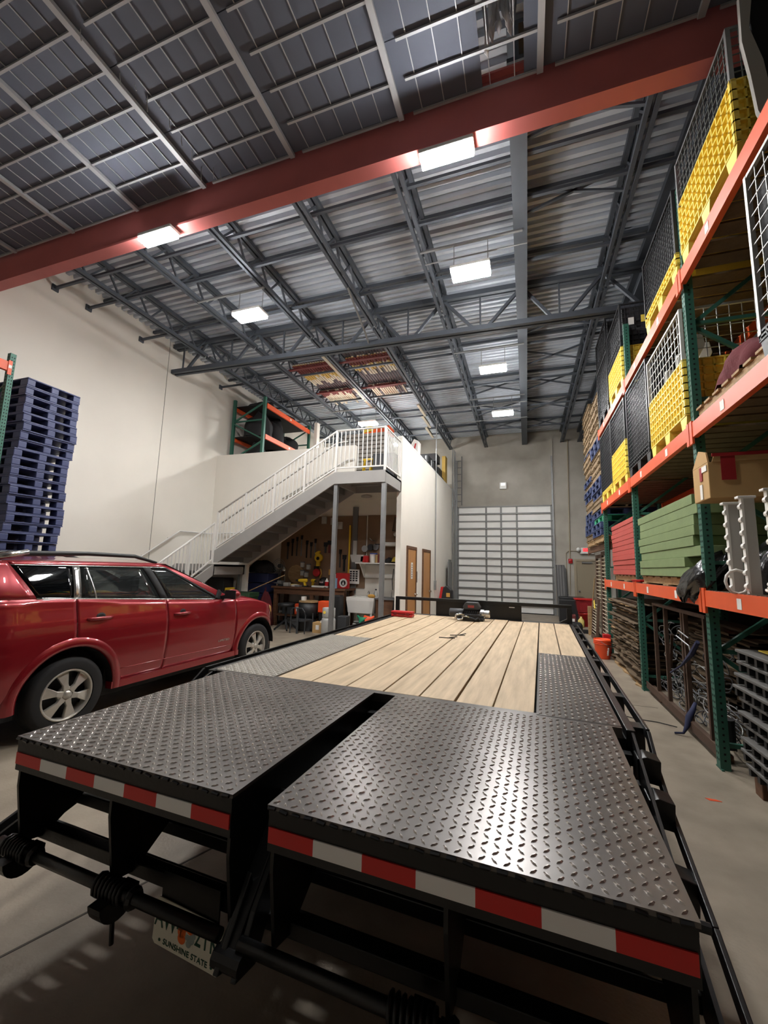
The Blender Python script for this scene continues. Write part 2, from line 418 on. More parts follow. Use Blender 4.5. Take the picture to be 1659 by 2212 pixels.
# steel exit door
d2 = setting('door_2', (2.2, YB, 0))
B().box(1.76, 2.66, YB-.03, YB-.005, 0, 2.07).build('leaf', M['doortan'], d2)
B().box(1.68, 1.76, YB-.06, YB, 0, 2.14).box(2.66, 2.74, YB-.06, YB, 0, 2.14).box(1.76, 2.66, YB-.06, YB, 2.07, 2.14).build('frame', M['frametan'], d2)
B().lathe([(.035, 0), (.035, -.01), (.012, -.012), (.012, -.04), (.03, -.045), (.032, -.07), (.02, -.085)], (1.83, YB-.03, .95), 14, 'y').build('knob', M['galv'], d2, smooth=True)
B().box(1.95, 2.3, YB-.08, YB-.03, 1.98, 2.03).build('door_closer', M['midgrey'], d2)
# partition and its two wooden doors
XP = -2.87
wp = setting('wall_partition')
B().box(XP-.12, XP, 9.5, 13.38, 0, 4.85).build('wall_panel', M['wallwhite'], wp)
B().box(XP-.12, XP, 13.4, YB, 0, 4.85).build('wall_panel', M['wallwhite'], wp)
B().box(XP-.125, XP+.005, 9.49, YB, 4.85, 4.9).build('wall_cap', M['white'], wp)
def wooden_door(n, y0, y1, sign):
    d = setting('door_%d' % n, (XP, (y0+y1)/2, 0))
    B().box(XP, XP+.02, y0+.07, y1-.07, .02, 2.13).build('leaf', M['woodDoor'], d)
    B().box(XP-.002, XP+.035, y0, y0+.07, 0, 2.2).box(XP-.002, XP+.035, y1-.07, y1, 0, 2.2).box(XP-.002, XP+.035, y0+.07, y1-.07, 2.13, 2.2).build('frame', M['bench'], d)
    B().lathe([(.03, 0), (.03, .008), (.011, .012), (.011, .04), (.028, .045), (.028, .065), (.015, .075)], (XP+.02, y1-.14, .95), 12, 'x').build('knob', M['chrome'], d, smooth=True)
    if sign:
        s = B().box(XP+.02, XP+.024, y0+.4, y0+.56, 1.36, 1.78).build('sign', M['label'], d)
        bx = B()
        for k in range(6): bx.box(XP+.0242, XP+.025, y0+.44, y0+.52, 1.4+.06*k, 1.43+.06*k)
        bx.build('print', M['midgrey'], s)
wooden_door(3, 10.03, 10.97, True); wooden_door(4, 11.69, 12.7, False)
B().box(XP, XP+.03, 10.99, 11.05, 1.25, 1.55).build('light_switch', M['blackmat'], wp)
B().box(XP, XP+.01, 11.25, 11.33, 1.35, 1.5).build('switch_plate', M['white'], wp)
B().tube([(XP+.03, 13.39, 1.05), (XP+.03, 13.39, 6.9)], .016, 8).build('conduit', M['galv'], wp)
B().box(XP, XP+.06, 13.33, 13.45, .95, 1.25).build('junction_box', M['galv'], wp)
for y in (16.6, 16.85, 17.05): B().tube([(XP+.04+.08*(y-16.6), y, .3), (XP+.04+.08*(y-16.6), y, 6.6)], .02, 8).build('conduit', M['galv'], wp)
B().box(XP, XP+.05, 15.9, 16.3, .95, 2.0).build('electrical_panel', M['midgrey'], wp)
# mezzanine parapet, slab, alcove
wm = setting('wall_mezzanine')
B().prism([(XL, 0), (-7.25, 0), (-7.25, 1.6), (-4.6, 3.3), (-4.14, 3.55), (-4.14, 4.76), (XL, 4.76)], .12, (0, 9.5, 0), 'y').build('wall_panel', M['wallwhite'], wm)
B().box(-4.14, XP-.12, 9.5, 9.62, 3.5, 3.74).build('landing_edge', M['wallwhite'], wm)
struct(B().box(XL, XP-.12, 9.62, YB, 3.5, 3.72).build('floor_mezzanine', M['wallwhite']))
wa = setting('wall_alcove')
B().box(XL, XP-.12, 10.62, 10.74, 0, 3.5).build('wall_panel', M['wallwhite'], wa)
B().box(-6.9, -4.2, 10.59, 10.62, 1.06, 3.05).build('hardboard_panel', M['peg'], wa)
B().box(-4.15, -3.0, 10.58, 10.595, 1.72, 3.06).build('hardboard_panel', M['peg'], wa)
# back wall fittings
wpk = thing('wall_light', 'small square lit wall light above the roller door', 'wall light', (-.86, YB, 5.08))
B().box(-1.0, -.72, YB-.1, YB, 4.92, 5.2).build('housing', M['lampwhite'], wpk, bevel=.02)
B().box(-.94, -.78, YB-.115, YB-.1, 5.06, 5.16).build('lens', M['wallpackglow'], wpk)
ex = thing('exit_sign', 'illuminated red EXIT sign over the steel door', 'exit sign', (2.08, YB-.1, 2.37))
B().box(1.93, 2.33, YB-.12, YB-.04, 2.38, 2.56).build('housing', M['lampwhite'], ex)
B().box(2.0, 2.2, YB-.125, YB-.12, 2.42, 2.54).build('face', M['exitred'], ex)
text('EXIT', M['white'], ex, .085, frame((2.1, YB-.127, 2.48), (1, 0, 0), (0, 0, 1), (0, -1, 0)), 'lettering')
B().box(1.9, 2.36, YB-.14, YB-.04, 2.34, 2.38).build('base', M['lampwhite'], ex)
em = thing('emergency_lamp', 'small white emergency lamp head beside the exit sign', 'lamp', (1.85, YB-.1, 2.48))
B().lathe([(.02, 0), (.07, -.05), (.08, -.09), (.0, -.1)], (1.84, YB-.03, 2.49), 14, 'y').build('head', M['lampwhite'], em, smooth=True)
B().bar((1.84, YB-.03, 2.49), (1.93, YB-.03, 2.47), .02).build('arm', M['lampwhite'], em)
fa = thing('fire_alarm', 'red fire alarm box on the conduit left of the steel door', 'fire alarm', (1.55, YB-.05, 2.0))
B().box(1.49, 1.63, YB-.08, YB, 1.97, 2.14).build('box', M['red'], fa, bevel=.01)
B().lathe([(.05, 0), (.05, -.02), (.02, -.03)], (1.56, YB-.08, 2.06), 12, 'y').build('horn', M['red'], fa)
cd = thing('conduit_run', 'thin grey conduit running down the back wall to a switch', 'conduit', (1.6, YB-.03, .7))
B().tube([(1.6, YB-.03, 6.8), (1.55, YB-.03, 2.15)], .022, 8).build('pipe', M['frametan'], cd)
B().tube([(1.55, YB-.03, 1.97), (1.52, YB-.03, .8)], .016, 8).build('pipe', M['frametan'], cd)
B().tube([(1.84, YB-.03, 2.44), (1.5, YB-.03, 2.44), (1.42, YB-.03, 2.36), (1.42, YB-.03, .75), (1.6, YB-.03, .72)], .014, 8).build('pipe', M['frametan'], cd)
B().box(1.36, 1.46, YB-.06, YB, .7, .82).build('outlet_box', M['galv'], cd)

# high bay lamps
def high_bay(x, y, z, label, chain=True):
    hx, hy, dy = (.3, .15, .078) if chain else (.27, .085, .04)
    t = thing('high_bay_light', label, 'ceiling light', (x, y, z), group='high bay lights')
    B().box(x-hx, x+hx, y-hy, y+hy, z+.02, z+.07).build('housing', M['lampwhite'], t, bevel=.01)
    for s in (-1, 1):
        B().box(x-hx+.01, x+hx-.01, y+s*dy-dy*.8, y+s*dy+dy*.8, z-.022, z+.02).build('diffuser', M['lampglow'], t, bevel=.004)
    for s in (-1, 1): B().tube([(x+s*.26, y, z+.07), (x+s*.26, y, (6.72 if chain else 5.82))], .006, 5).build('hanger', M['galv'], t)
    if chain: B().box(*((-1.55, .03) if x > -2 else (-6.05, -4.5)), y-.02, y+.02, 6.715, 6.745).build('strut_channel', M['galv'], t)
for x, y, z, l in ((-.68, 3.56, 5.72, 'bright lamp hung under the red beam near the middle of the photo'), (-4.36, 3.5, 5.72, 'bright lamp hung under the red beam on the left side'),
                   (-.74, 5.9, 6.2, 'bright twin-strip lamp second in the row above the trailer'), (-4.78, 5.85, 6.2, 'bright twin-strip lamp in front of the truss on the left'),
                   (-.65, 9.2, 6.2, 'lamp third in the row above the trailer deck'), (-.59, 12.05, 6.2, 'lamp fourth in the row nearest the roller door'),
                   (-4.75, 11.85, 6.2, 'lamp over the mezzanine just above the stair railing'), (-4.8, 14.2, 6.2, 'lamp farthest back seen through the landing railing')):
    high_bay(x, y, z, l, z > 6)

# ------------------------------------------------------------ equipment trailer (local: x right, y forward)
TZ = .9
tr = thing('equipment_trailer', 'black flatbed trailer with pine deck planks and tread-plate ramps', 'trailer', (.339, 1.167, 0), math.radians(-1.74))
def lug_mesh(a0, a1, b0, b1, z, p=.0315, skip=None):
    bb = B(); i = 0; a = a0+.02
    L, W, H = .0128, .0046, .004
    while a < a1-.012:
        bq = b0+.02; j = 0
        while bq < b1-.012:
            s = 1 if (i+j) % 2 == 0 else -1
            dx, dy = .7071*L, .7071*L*s; nx, ny = -.7071*W*s, .7071*W
            n = len(bb.v)
            bb.v += [(a-dx, bq-dy, z), (a+nx, bq+ny, z), (a+dx, bq+dy, z), (a-nx, bq-ny, z),
                     (a-dx*.55, bq-dy*.55, z+H), (a+nx*.3, bq+ny*.3, z+H), (a+dx*.55, bq+dy*.55, z+H), (a-nx*.3, bq-ny*.3, z+H)]
            bb.f += [(n, n+3, n+7, n+4), (n+3, n+2, n+6, n+7), (n+2, n+1, n+5, n+6), (n+1, n, n+4, n+5), (n+4, n+7, n+6, n+5)]
            bq += p; j += 1
        a += p; i += 1
    return bb
lug_cache = None
def ramp(a0, a1, tape0, red_first, nseg):
    r = B().box(a0, a1, 0, 1.215, TZ-.012, TZ).build('ramp', M['plate'], tr)
    stuff(lug_mesh(a0, a1, 0, 1.215, TZ).build('tread_lugs', M['lug'], r))
    f = B().box(a0+.004, a1-.004, .004, .016, .768, TZ-.012)
    f.box(a0+.004, a1-.004, .002, .03, TZ-.03, TZ-.012)
    f.build('rear_flange', M['black'], r)
    sp = B()
    for a in (a0+.01, a1-.022, (a0+a1)/2-.006):
        sp.prism([(.016, TZ-.012), (.016, .70), (.05, .47), (.14, .45), (.5, .68), (1.2, .8), (1.2, TZ-.012)], .012, (a, 0, 0), 'x')
    sp.build('side_gusset', M['black'], r)
    wb_ = B()
    k = 0
    while k < 26: k += 1; wb_.tube([(a0+(a1-a0)*(k-.9)/26, -.003, TZ-.008), (a0+(a1-a0)*(k-.3)/26, -.003, TZ-.009+.003*math.sin(k*2))], .004+.001*(k % 3), 5)
    stuff(wb_.build('weld_bead', M['black'], r))
    st = (a1-a0-.016)/nseg
    for k in range(nseg):
        red = (k % 2 == 0)
        B().box(a0+.008+k*st, a0+.008+(k+1)*st, -.0005, .004, .794, .838).build('reflective_tape', M['tapered'] if red else M['tapewhite'], r)
    return r
ramp(-1.115, 0, 0, True, 7); ramp(-2.37, -1.25, 0, True, 7)
B().tube([(-.02, .012, TZ-.012), (.02, .012, TZ-.014)], .011, 8).build('corner_nub', M['black'], tr)
# deck plates either side of the planks
def deck_plate(a0, a1, b0, b1, m, ml, name='deck_plate'):
    o = B().box(a0, a1, b0, b1, TZ-.012, TZ).build(name, m, tr)
    stuff(lug_mesh(a0, a1, b0, b1, TZ).build('tread_lugs', ml, o)); return o
deck_plate(-.345, .045, 1.235, 2.985, M['plate'], M['lug'])
dp = deck_plate(-2.46, -1.985, 1.235, 2.95, M['oldplate'], M['oldlug'])
B().box(-2.46, .045, 1.215, 1.262, TZ-.05, TZ-.002).build('cross_sill', M['plate'], tr)
# planks
random.seed(11)
def plank(a0, a1, b0, b1):
    dz = random.uniform(-.003, .002)
    B().box(a0+.004+random.uniform(0, .003), a1-.004-random.uniform(0, .003), b0, b1, TZ-.045+dz, TZ-.003+dz).build('deck_plank', M['deckwood'], tr, bevel=.003)
sm = [-1.975, -1.71, -1.46, -1.215, -.99, -.78, -.57, -.352]
for a0, a1 in zip(sm, sm[1:]): plank(a0, a1, 1.268, 5.4+random.uniform(-.01, .02))
for a0, a1 in ((-.352, -.155), (-.155, .055)): plank(a0, a1, 2.992, 5.42)
for a0, a1 in ((-2.2, -1.98), (-2.43, -2.2)): plank(a0, a1, 2.958, 5.4)
# frame
B().box(-2.46, .07, 1.22, 5.45, TZ-.16, TZ-.05).build('deck_frame', M['blackmat'], tr)
for a0, a1, rail in ((.06, .1, .165), (-2.5, -2.44, -2.6)):
    B().box(a0, a1, 1.2, 5.55, TZ-.15, TZ-.002).build('side_channel', M['black'], tr, bevel=.004)
    rp = [(rail, 5.55, .865), (rail, 1.28, .865), (rail, 1.12, .76), (rail, .95, .69), (rail, .5, .565), (rail, .02, .40)]
    rr = B()
    for p, q in zip(rp, rp[1:]): rr.bar(p, q, .016, .05)
    rr.build('rub_rail', M['black'], tr, bevel=.003)
    k = 0; bq = 1.35
    while bq < 5.5:
        B().box(min(a1, rail), max(a0, rail), bq, bq+.09, TZ-.14, TZ-.03).build('stake_pocket', M['black'], tr, bevel=.004); bq += .56
    # dovetail side beam
    aa = (a0+a1)/2
    B().prism([(1.2, TZ-.01), (1.2, TZ-.2), (0.02, .36), (0.02, .48)], .012, (aa, 0, 0), 'x').build('dovetail_side', M['black'], tr)
for bq, z, ln in ((1.05, .83, .09), (.86, .75, .1), (.62, .62, .08), (3.2, .86, .05)):
    B().prism([(.075, z-.09), (.16, z-.1), (.165, z), (.11, z+.012), (.075, z)], ln, (0, bq, 0), 'y').build('side_bracket', M['black'], tr, bevel=.003)
for a in (-.75, -1.68):
    B().box(a-.05, a+.05, .5, 6.1, .58, .66).build('main_beam', M['blackmat'], tr)
# dovetail cross bars
for k in range(7):
    bq = .16+.165*k; z = .46+.055*k
    B().bar((-2.45, bq, z), (.07, bq, z), .05, .05).build('dovetail_bar', M['black'], tr, bevel=.004)
    B().bar((-2.45, bq+.05, z-.03), (.07, bq+.05, z-.03), .012, .07).build('dovetail_cleat', M['black'], tr)
B().box(-2.45, .07, .9, 1.2, .56, .6).build('under_tray', M['blackmat'], tr)
# hinge shafts and springs
for a0, a1 in ((-2.42, -1.28), (-1.2, -.02)):
    B().tube([(a0, .02, .475), (a1, .02, .475)], .021, 12).build('hinge_shaft', M['black'], tr, smooth=True)
for ac in (-2.3, -1.76, -.64):
    pts = [(ac-.07+.14*t/72, .02+.033*math.cos(t*2*PI/9), .475+.033*math.sin(t*2*PI/9)) for t in range(73)]
    B().tube(pts, .0065, 6).build('torsion_spring', M['black'], tr, smooth=True)
    dk = B().prism([(.075*math.cos(t*PI/12), .075*math.sin(t*PI/12)) for t in range(12, 25)], .06, (ac-.02, 0, 0), 'x')
    dk.xf(Matrix.Translation((0, .02, .465))); dk.build('spring_stop', M['black'], tr, recalc=True)
    B().lathe([(.03, 0), (.036, .012), (.03, .024)], (ac+.09, .02, .475), 12, 'x').build('collar', M['black'], tr)
B().tube([(-1.765, .03, .42), (-1.76, .035, .29)], .008, 8).build('lock_pin', M['black'], tr)
# centre bracket between the ramps
B().bar((-1.235, .3, .78), (-1.235, .0, .44), .03, .06, (1, 0, 0)).build('centre_post', M['black'], tr, bevel=.005)
B().prism([(-.02, .40), (.08, .38), (.2, .58), (.16, .66), (.06, .54)], .02, (-1.2, 0, 0), 'x').build('latch_arm', M['black'], tr, bevel=.004)
B().prism([(-.04, .42), (.02, .40), (.12, .56), (.1, .62)], .02, (-1.25, 0, 0), 'x').build('latch_arm', M['black'], tr, bevel=.004)
B().tube([(-1.27, .0, .44), (-1.17, .0, .44)], .03, 10).build('pivot_sleeve', M['black'], tr)
B().box(-1.25, -1.18, .25, 1.2, TZ-.28, TZ-.2).build('centre_beam', M['blackmat'], tr)
# licence plate
lpM = frame((-1.485, .1, .355), (.998, 0, -.055), (.055, 0, .998), (0, -1, 0))
pl = B()
rr_ = [(.14, .076), (.1525, .064), (.1525, -.064), (.14, -.076), (-.14, -.076), (-.1525, -.064), (-.1525, .064), (-.14, .076)]
pl.prism(rr_, .003, (0, 0, -.003), 'z').xf(lpM)
lp = pl.build('licence_plate', M['platewhite'], tr, recalc=True)
T_ = lambda x, y: lpM @ Matrix.Translation((x, y, .0008))
text('AW4', M['plategreen'], lp, .075, T_(-.083, .012) @ Matrix.Diagonal((.8, 1.25, 1, 1)))
text('2YK', M['plategreen'], lp, .075, T_(.088, .012) @ Matrix.Diagonal((.8, 1.25, 1, 1)))
text('SUNSHINE STATE', M['plategreen'], lp, .026, T_(0, -.056))
for x, y, r_, m_ in ((-.02, -.018, .017, 'orangefruit'), (-.022, .002, .018, 'orangefruit'), (-.016, .018, .016, 'orangefruit'), (.014, .026, .02, 'orangefruit'), (-.006, .042, .01, 'plategreen'), (.022, -.008, .014, 'leafgrey'), (.03, .006, .01, 'leafgrey'), (.012, -.024, .011, 'leafgrey'), (.004, -.006, .009, 'leafgrey'), (-.118, -.056, .005, 'plategreen'), (.118, -.056, .005, 'plategreen')):
    B().lathe([(r_, 0), (r_, .001)], (0, 0, 0), 18).xf(T_(x, y)).build('plate_mark', M[m_], lp)
B().box(-1.62, -1.36, .108, .115, .36, .52).build('plate_bracket', M['black'], tr)
# bulkhead
bh = B().box(-2.62, .1, 5.53, 5.59, 1.112, 1.16).box(-2.62, -2.56, 5.53, 5.59, .84, 1.112).box(.03, .1, 5.53, 5.59, .84, 1.112)
bo = bh.build('bulkhead', M['black'], tr, bevel=.004)
B().box(-1.925, -.6, 5.55, 5.57, .86, 1.112).build('plate', M['black'], bo)
B().prism([(-.08, .9), (.03, .9), (.03, .96)], .05, (0, 5.53, 0), 'y').build('gusset', M['black'], bo, recalc=True)
B().box(-.78, -.7, 5.545, 5.55, 1.075, 1.085).build('sticker', M['label'], bo)
B().box(-2.5, .1, 5.43, 5.62, TZ-.15, TZ-.01).build('front_sill', M['black'], tr)
# running gear
for bq in (2.35, 3.25):
    B().tube([(-2.3, bq, .34), (-.1, bq, .34)], .045, 10).build('axle', M['blackmat'], tr)
    for a in (-2.2, -.2):
        wv = B().lathe([(.2, -.1), (.3, -.11), (.335, -.08), (.335, .08), (.3, .11), (.2, .1)], (a, bq, .335), 24, 'x').build('wheel', M['tyre'], tr, smooth=True)
        B().lathe([(.05, -.1), (.2, -.09), (.2, .09), (.05, .1)], (a, bq, .335), 20, 'x').build('rim', M['white'], wv)
B().prism([(-1.6, 5.55), (-.86, 5.55), (-1.18, 6.95), (-1.28, 6.95)], .1, (0, 0, .5), 'z').build('tongue', M['blackmat'], tr)
B().tube([(-1.23, 6.6, 0), (-1.23, 6.6, .6)], .04, 10).build('jack', M['blackmat'], tr)

# winch on the deck
TM = (Matrix.Translation((.339, 1.167, 0)) @ Matrix.Rotation(math.radians(-1.74), 4, 'Z'))
wloc = TM @ Vector((-1.3, 5.1, TZ-.0005))
wi = thing('electric_winch', 'black electric winch with silver hook lying on the trailer deck', 'winch', wloc, math.radians(-1.74))
B().box(-.2, .2, -.09, .09, 0, .03).build('mounting_plate', M['blackplastic'], wi, bevel=.006)
B().lathe([(.0, -.31), (.05, -.31), (.058, -.3), (.058, -.12), (.05, -.11)], (0, .02, .1), 20, 'x').build('motor', M['darkgrey'], wi, smooth=True)
B().lathe([(.045, -.11), (.08, -.105), (.08, -.09), (.05, -.085), (.05, .1), (.08, .105), (.08, .12), (.05, .13)], (0, .02, .09), 20, 'x').build('drum', M['blackplastic'], wi)
B().lathe([(.055, .13), (.062, .14), (.062, .2), (.05, .205), (.05, .22), (.055, .225), (.055, .27), (.04, .285), (0, .285)], (0, .02, .1), 20, 'x').build('gear_housing', M['chrome'], wi)
cbx = B().prism([(-.11, .16), (.11, .16), (.13, .19), (.09, .26), (-.08, .26), (-.12, .2)], .16, (.02, -.06, 0), 'y').build('control_box', M['darkgrey'], wi, bevel=.008, recalc=True)
B().box(-.025, .065, -.066, -.06, .185, .22).build('badge', mat('faded_red_badge', (150, 62, 58), .5), cbx)
fr = B()
for k in range(8): fr.bar((-.1+.03*k, -.09, .06), (-.085+.03*k, -.1, .14), .014)
fr.build('fin', M['blackplastic'], wi)
B().box(-.16, .16, -.13, -.1, .0, .1).build('fairlead', M['blackplastic'], wi, bevel=.012)
B().tube([(.1, -.14, .04), (.16, -.13, .03)], .014, 6).build('rope_end', M['blackplastic'], wi)
hk = [(-.06, -.155, .085), (-.12, -.17, .1), (-.18, -.175, .08), (-.19, -.175, .04), (-.15, -.175, .015), (-.09, -.17, .03), (-.075, -.165, .05)]
B().tube(hk, [.013, .016, .016, .015, .015, .014, .01], 8).build('hook', M['chrome'], wi, smooth=True)
B().tube([(-.1, -.15, .06), (-.04, -.15, .07), (.02, -.15, .055)], .012, 8).build('clevis', M['chrome'], wi, smooth=True)
B().tube([(.02, -.15, .05), (.07, -.16, .04), (.1, -.15, .025), (.14, -.14, .05)], .016, 8).build('wire_rope', M['blackplastic'], wi, smooth=True)
cl = TM @ Vector((-2.3, 4.95, TZ))
rc = thing('tool_case', 'closed red plastic tool case on the front left deck corner', 'tool case', cl, math.radians(-3))
B().box(-.17, .17, -.06, .06, 0, .045).build('base', M['red'], rc, bevel=.012)
B().box(-.17, .17, -.06, .06, .047, .085).build('lid', M['red'], rc, bevel=.012)
for x in (-.1, .1): B().box(x-.025, x+.025, -.066, -.058, .025, .065).build('latch', mat('dark_red_plastic', (120, 22, 26), .5), rc, bevel=.004)
B().box(-.05, .05, -.075, -.06, .03, .045).build('handle', mat('dark_red_plastic', (120, 22, 26), .5), rc)
for k, (x, y, rz, n) in enumerate(((-1.27, 3.36, 4, 'front'), (-1.2, 3.6, 20, 'rear'))):
    l_ = TM @ Vector((x, y, TZ-.0005))
    t = thing('zip_tie', 'short black strap scrap on the planks, %s of the two' % ('nearer' if k == 0 else 'farther'), 'strap', l_, math.radians(rz))
    B().box(-.09, .08, -.008, .008, 0, .006).build('band', M['blackmat'], t)
    B().bar((.02, 0, .006), (.1, .06, .012), .014, .006).build('tail', M['blackmat'], t)
# ------------------------------------------------------------ right pallet rack
UY = [2.03, 4.55, 7.05, 9.56]; XF, XBK = 1.53, 2.62
rk = thing('pallet_rack', 'long green and orange pallet rack along the right wall', 'rack', (2.1, 5.8, 0))
HT = 5.6
b = B().box(XF, XF+.005, -.038, .038, 0, HT).box(XF, XF+.075, -.038, -.033, 0, HT).box(XF, XF+.075, .033, .038, 0, HT).box(XF, XF+.02, -.06, .06, 0, .012)
sl = B()
z = .08
while z < HT-.05:
    for s in (-.02, .012): sl.box(XF-.0015, XF+.001, s-.005+.004, s+.005+.004, z-.009, z+.009)
    sl.box(XF+.03, XF+.045, -.0395, -.0375, z-.008, z+.008)
    z += .052
def post(parent, x, y, proto=[None]):
    if proto[0] is None:
        p = b.build('upright_post', M['green'], None); p.parent = parent
        s = sl.build('slot', M['hole'], None); s.parent = p; stuff(s); proto[0] = (p, s)
        p.location = Vector((x-XF, y, 0))-ORG[parent.name]; return p
    p = inst(proto[0][0], parent, Vector((x-XF, y, 0))-ORG[parent.name]); s = inst(proto[0][1], p)
    return p
def upright(parent, xf, y, h=5.6):
    post(parent, xf, y); post(parent, xf+.99, y)
    zz = .2; k = 0
    while zz < h-.8:
        B().bar((xf+.06, y, zz), (xf+1.0, y, zz), .035).build('frame_brace', M['green'], parent)
        B().bar((xf+.06, y, zz+(.0 if k % 2 else .75)), (xf+1.0, y, zz+(.75 if k % 2 else 0)), .035).build('frame_brace', M['green'], parent)
        zz += .78; k += 1
for y in UY: upright(rk, XF, y)
upright(rk, XF+.78, 12.75, 2.4)
random.seed(5)
bays = [(-.5, 2.03), (2.03, 4.55), (4.55, 7.05), (7.05, 9.56)]
def rack_level(parent, xf, y0, y1, zt, deckboards=True, m=M['orange'], labels=True):
    for side, x in (('front', xf-.03), ('back', xf+1.05)):
        o = B().prism([(x, zt), (x, zt-.14), (x+.05, zt-.14), (x+.05, zt-.04), (x+.035, zt-.04), (x+.035, zt)], y1-y0-.09, (0, y0+.045, 0), 'y').build('load_beam', m, parent, recalc=True)
        for yy in (y0+.04, y1-.04):
            B().box(x-.006, x+.012, yy-.03, yy+.03, zt-.2, zt+.02).build('beam_connector', m, o)
        if side == 'front' and labels:
            for f in (.28, .72):
                yy = y0+(y1-y0)*f
                l = B().box(x-.003, x, yy-.035, yy+.035, zt-.115, zt-.035).build('beam_label', M['label'], o)
        if side == 'front' and m is M['orange']:
            s = B()
            q = y0+.12
            while q < y1-.1: s.box(x+.002, x+.03, q, q+.018, zt, zt+.004); q += .06
            stuff(s.build('deck_wire_end', M['galv'], o))
    if deckboards:
        n = 12; st = (y1-y0-.1)/n
        for k in range(n):
            B().box(xf+.06, xf+1.04, y0+.06+k*st, y0+.03+(k+1)*st-random.uniform(0, .012), zt-.022, zt-.002).build('deck_board', M['brown'], parent)
for (y0, y1) in bays:
    for zt in (1.51, 3.07, 4.65): rack_level(rk, XF, y0, y1, zt)
rack_level(rk, XF+.12, 9.56, 12.75, 2.3, True, M['bench'], False)

# ---- containers
def lattice(x, y0, y1, z0, z1, cell=.085, t=.014, depth=.03, axis='x'):
    """ribbed plastic wall standing in a plane of constant x"""
    L = B().box(x+depth, x+depth+.006, y0, y1, z0, z1)
    ny = max(2, round((y1-y0)/cell)); nz = max(2, round((z1-z0)/cell))
    for i in range(ny+1):
        y = y0+(y1-y0)*i/ny; L.box(x, x+depth, y-t/2, y+t/2, z0, z1)
    for k in range(nz+1):
        z = z0+(z1-z0)*k/nz; L.box(x, x+depth, y0-t/2, y1+t/2, z-t/2, z+t/2)
    return L
def wires(bb, face, a0, a1, z0, z1, c, st=.075, r=.0035):
    n = round((a1-a0)/st); m_ = round((z1-z0)/(st*1.0))
    for i in range(n+1):
        a = a0+(a1-a0)*i/n
        p, q = ((c, a, z0), (c, a, z1)) if face == 'x' else ((a, c, z0), (a, c, z1))
        bb.bar(p, q, r*2, up=(0, 1, 0))
    for k in range(m_+1):
        z = z0+(z1-z0)*k/m_
        p, q = ((c, a0, z), (c, a1, z)) if face == 'x' else ((a0, c, z), (a1, c, z))
        bb.bar(p, q, r*2)
def container(label, y0, y1, z0, zb, zt, cbase, cwire, liner=None, x0=1.5, x1=2.55, feet=True, post_c=None, st=.075, fill=None, name='mesh_container', wr=.0035):
    t = thing(name, label, 'container', ((x0+x1)/2, (y0+y1)/2, z0))
    zf = z0+(.13 if feet else 0)
    w1 = lattice(x0, y0, y1, zf, max(zb, zf+.05)).build('base_wall', cbase, t)
    e = lattice(0, x0, x1, zf, max(zb, zf+.05))
    # end wall facing the camera side
    ev = B(); ev.f = e.f; ev.v = [(v[1], y0+v[0], v[2]) for v in e.v]; ev.build('base_wall', cbase, t, recalc=False)
    B().box(x0+.03, x1, y0+.03, y1, zf-.01, zf+.03).build('floor_panel', cbase, t)
    B().box(x1-.02, x1, y0, y1, zf, max(zb, zf+.05)).box(x0, x1, y1-.02, y1, zf, max(zb, zf+.05)).build('base_wall', cbase, t)
    if feet:
        for f in (0, .5, 1):
            yy = y0+.09+(y1-y0-.18)*f
            B().prism([(yy-.09, zf), (yy-.06, z0), (yy+.06, z0), (yy+.09, zf)], .16, (x0+.005, 0, 0), 'x').build('foot', cbase, t, recalc=True)
            B().prism([(yy-.09, zf), (yy-.06, z0), (yy+.06, z0), (yy+.09, zf)], .16, (x1-.17, 0, 0), 'x').build('foot', cbase, t, recalc=True)
    if zt > zb+.05:
        wv = B(); wires(wv, 'x', y0+.01, y1-.01, zb, zt, x0+.012, st, wr); stuff(wv.build('wire_panel', cwire, t))
        wv = B(); wires(wv, 'y', x0+.01, x1-.01, zb, zt, y0+.012, st, wr); stuff(wv.build('wire_panel', cwire, t))
        pc = post_c or cwire
        for x, y in ((x0+.012, y0+.012), (x0+.012, y1-.012), (x1-.012, y0+.012), (x1-.012, y1-.012)):
            B().box(x-.015, x+.015, y-.015, y+.015, zb-.02, zt+.01).build('corner_post', pc, t)
        B().box(x0, x0+.024, y0, y1, zt-.012, zt+.012).box(x0, x1, y0, y0+.024, zt-.012, zt+.012).build('top_rail', pc, t)
        if liner: B().box(x0+.05, x1-.05, y0+.05, y1-.05, zf+.03, zt-(.04 if fill is None else fill)).build('liner', liner, t)
    return t
Y_, K_, = M['yellow'], M['blackplastic']
c1 = container('yellow ribbed container with grey mesh top, nearest on the top rack level', 3.28, 4.42, 4.65, 5.3, 5.76, Y_, M['wiregrey'], M['darkcloth'], fill=.3, post_c=M['galv'])
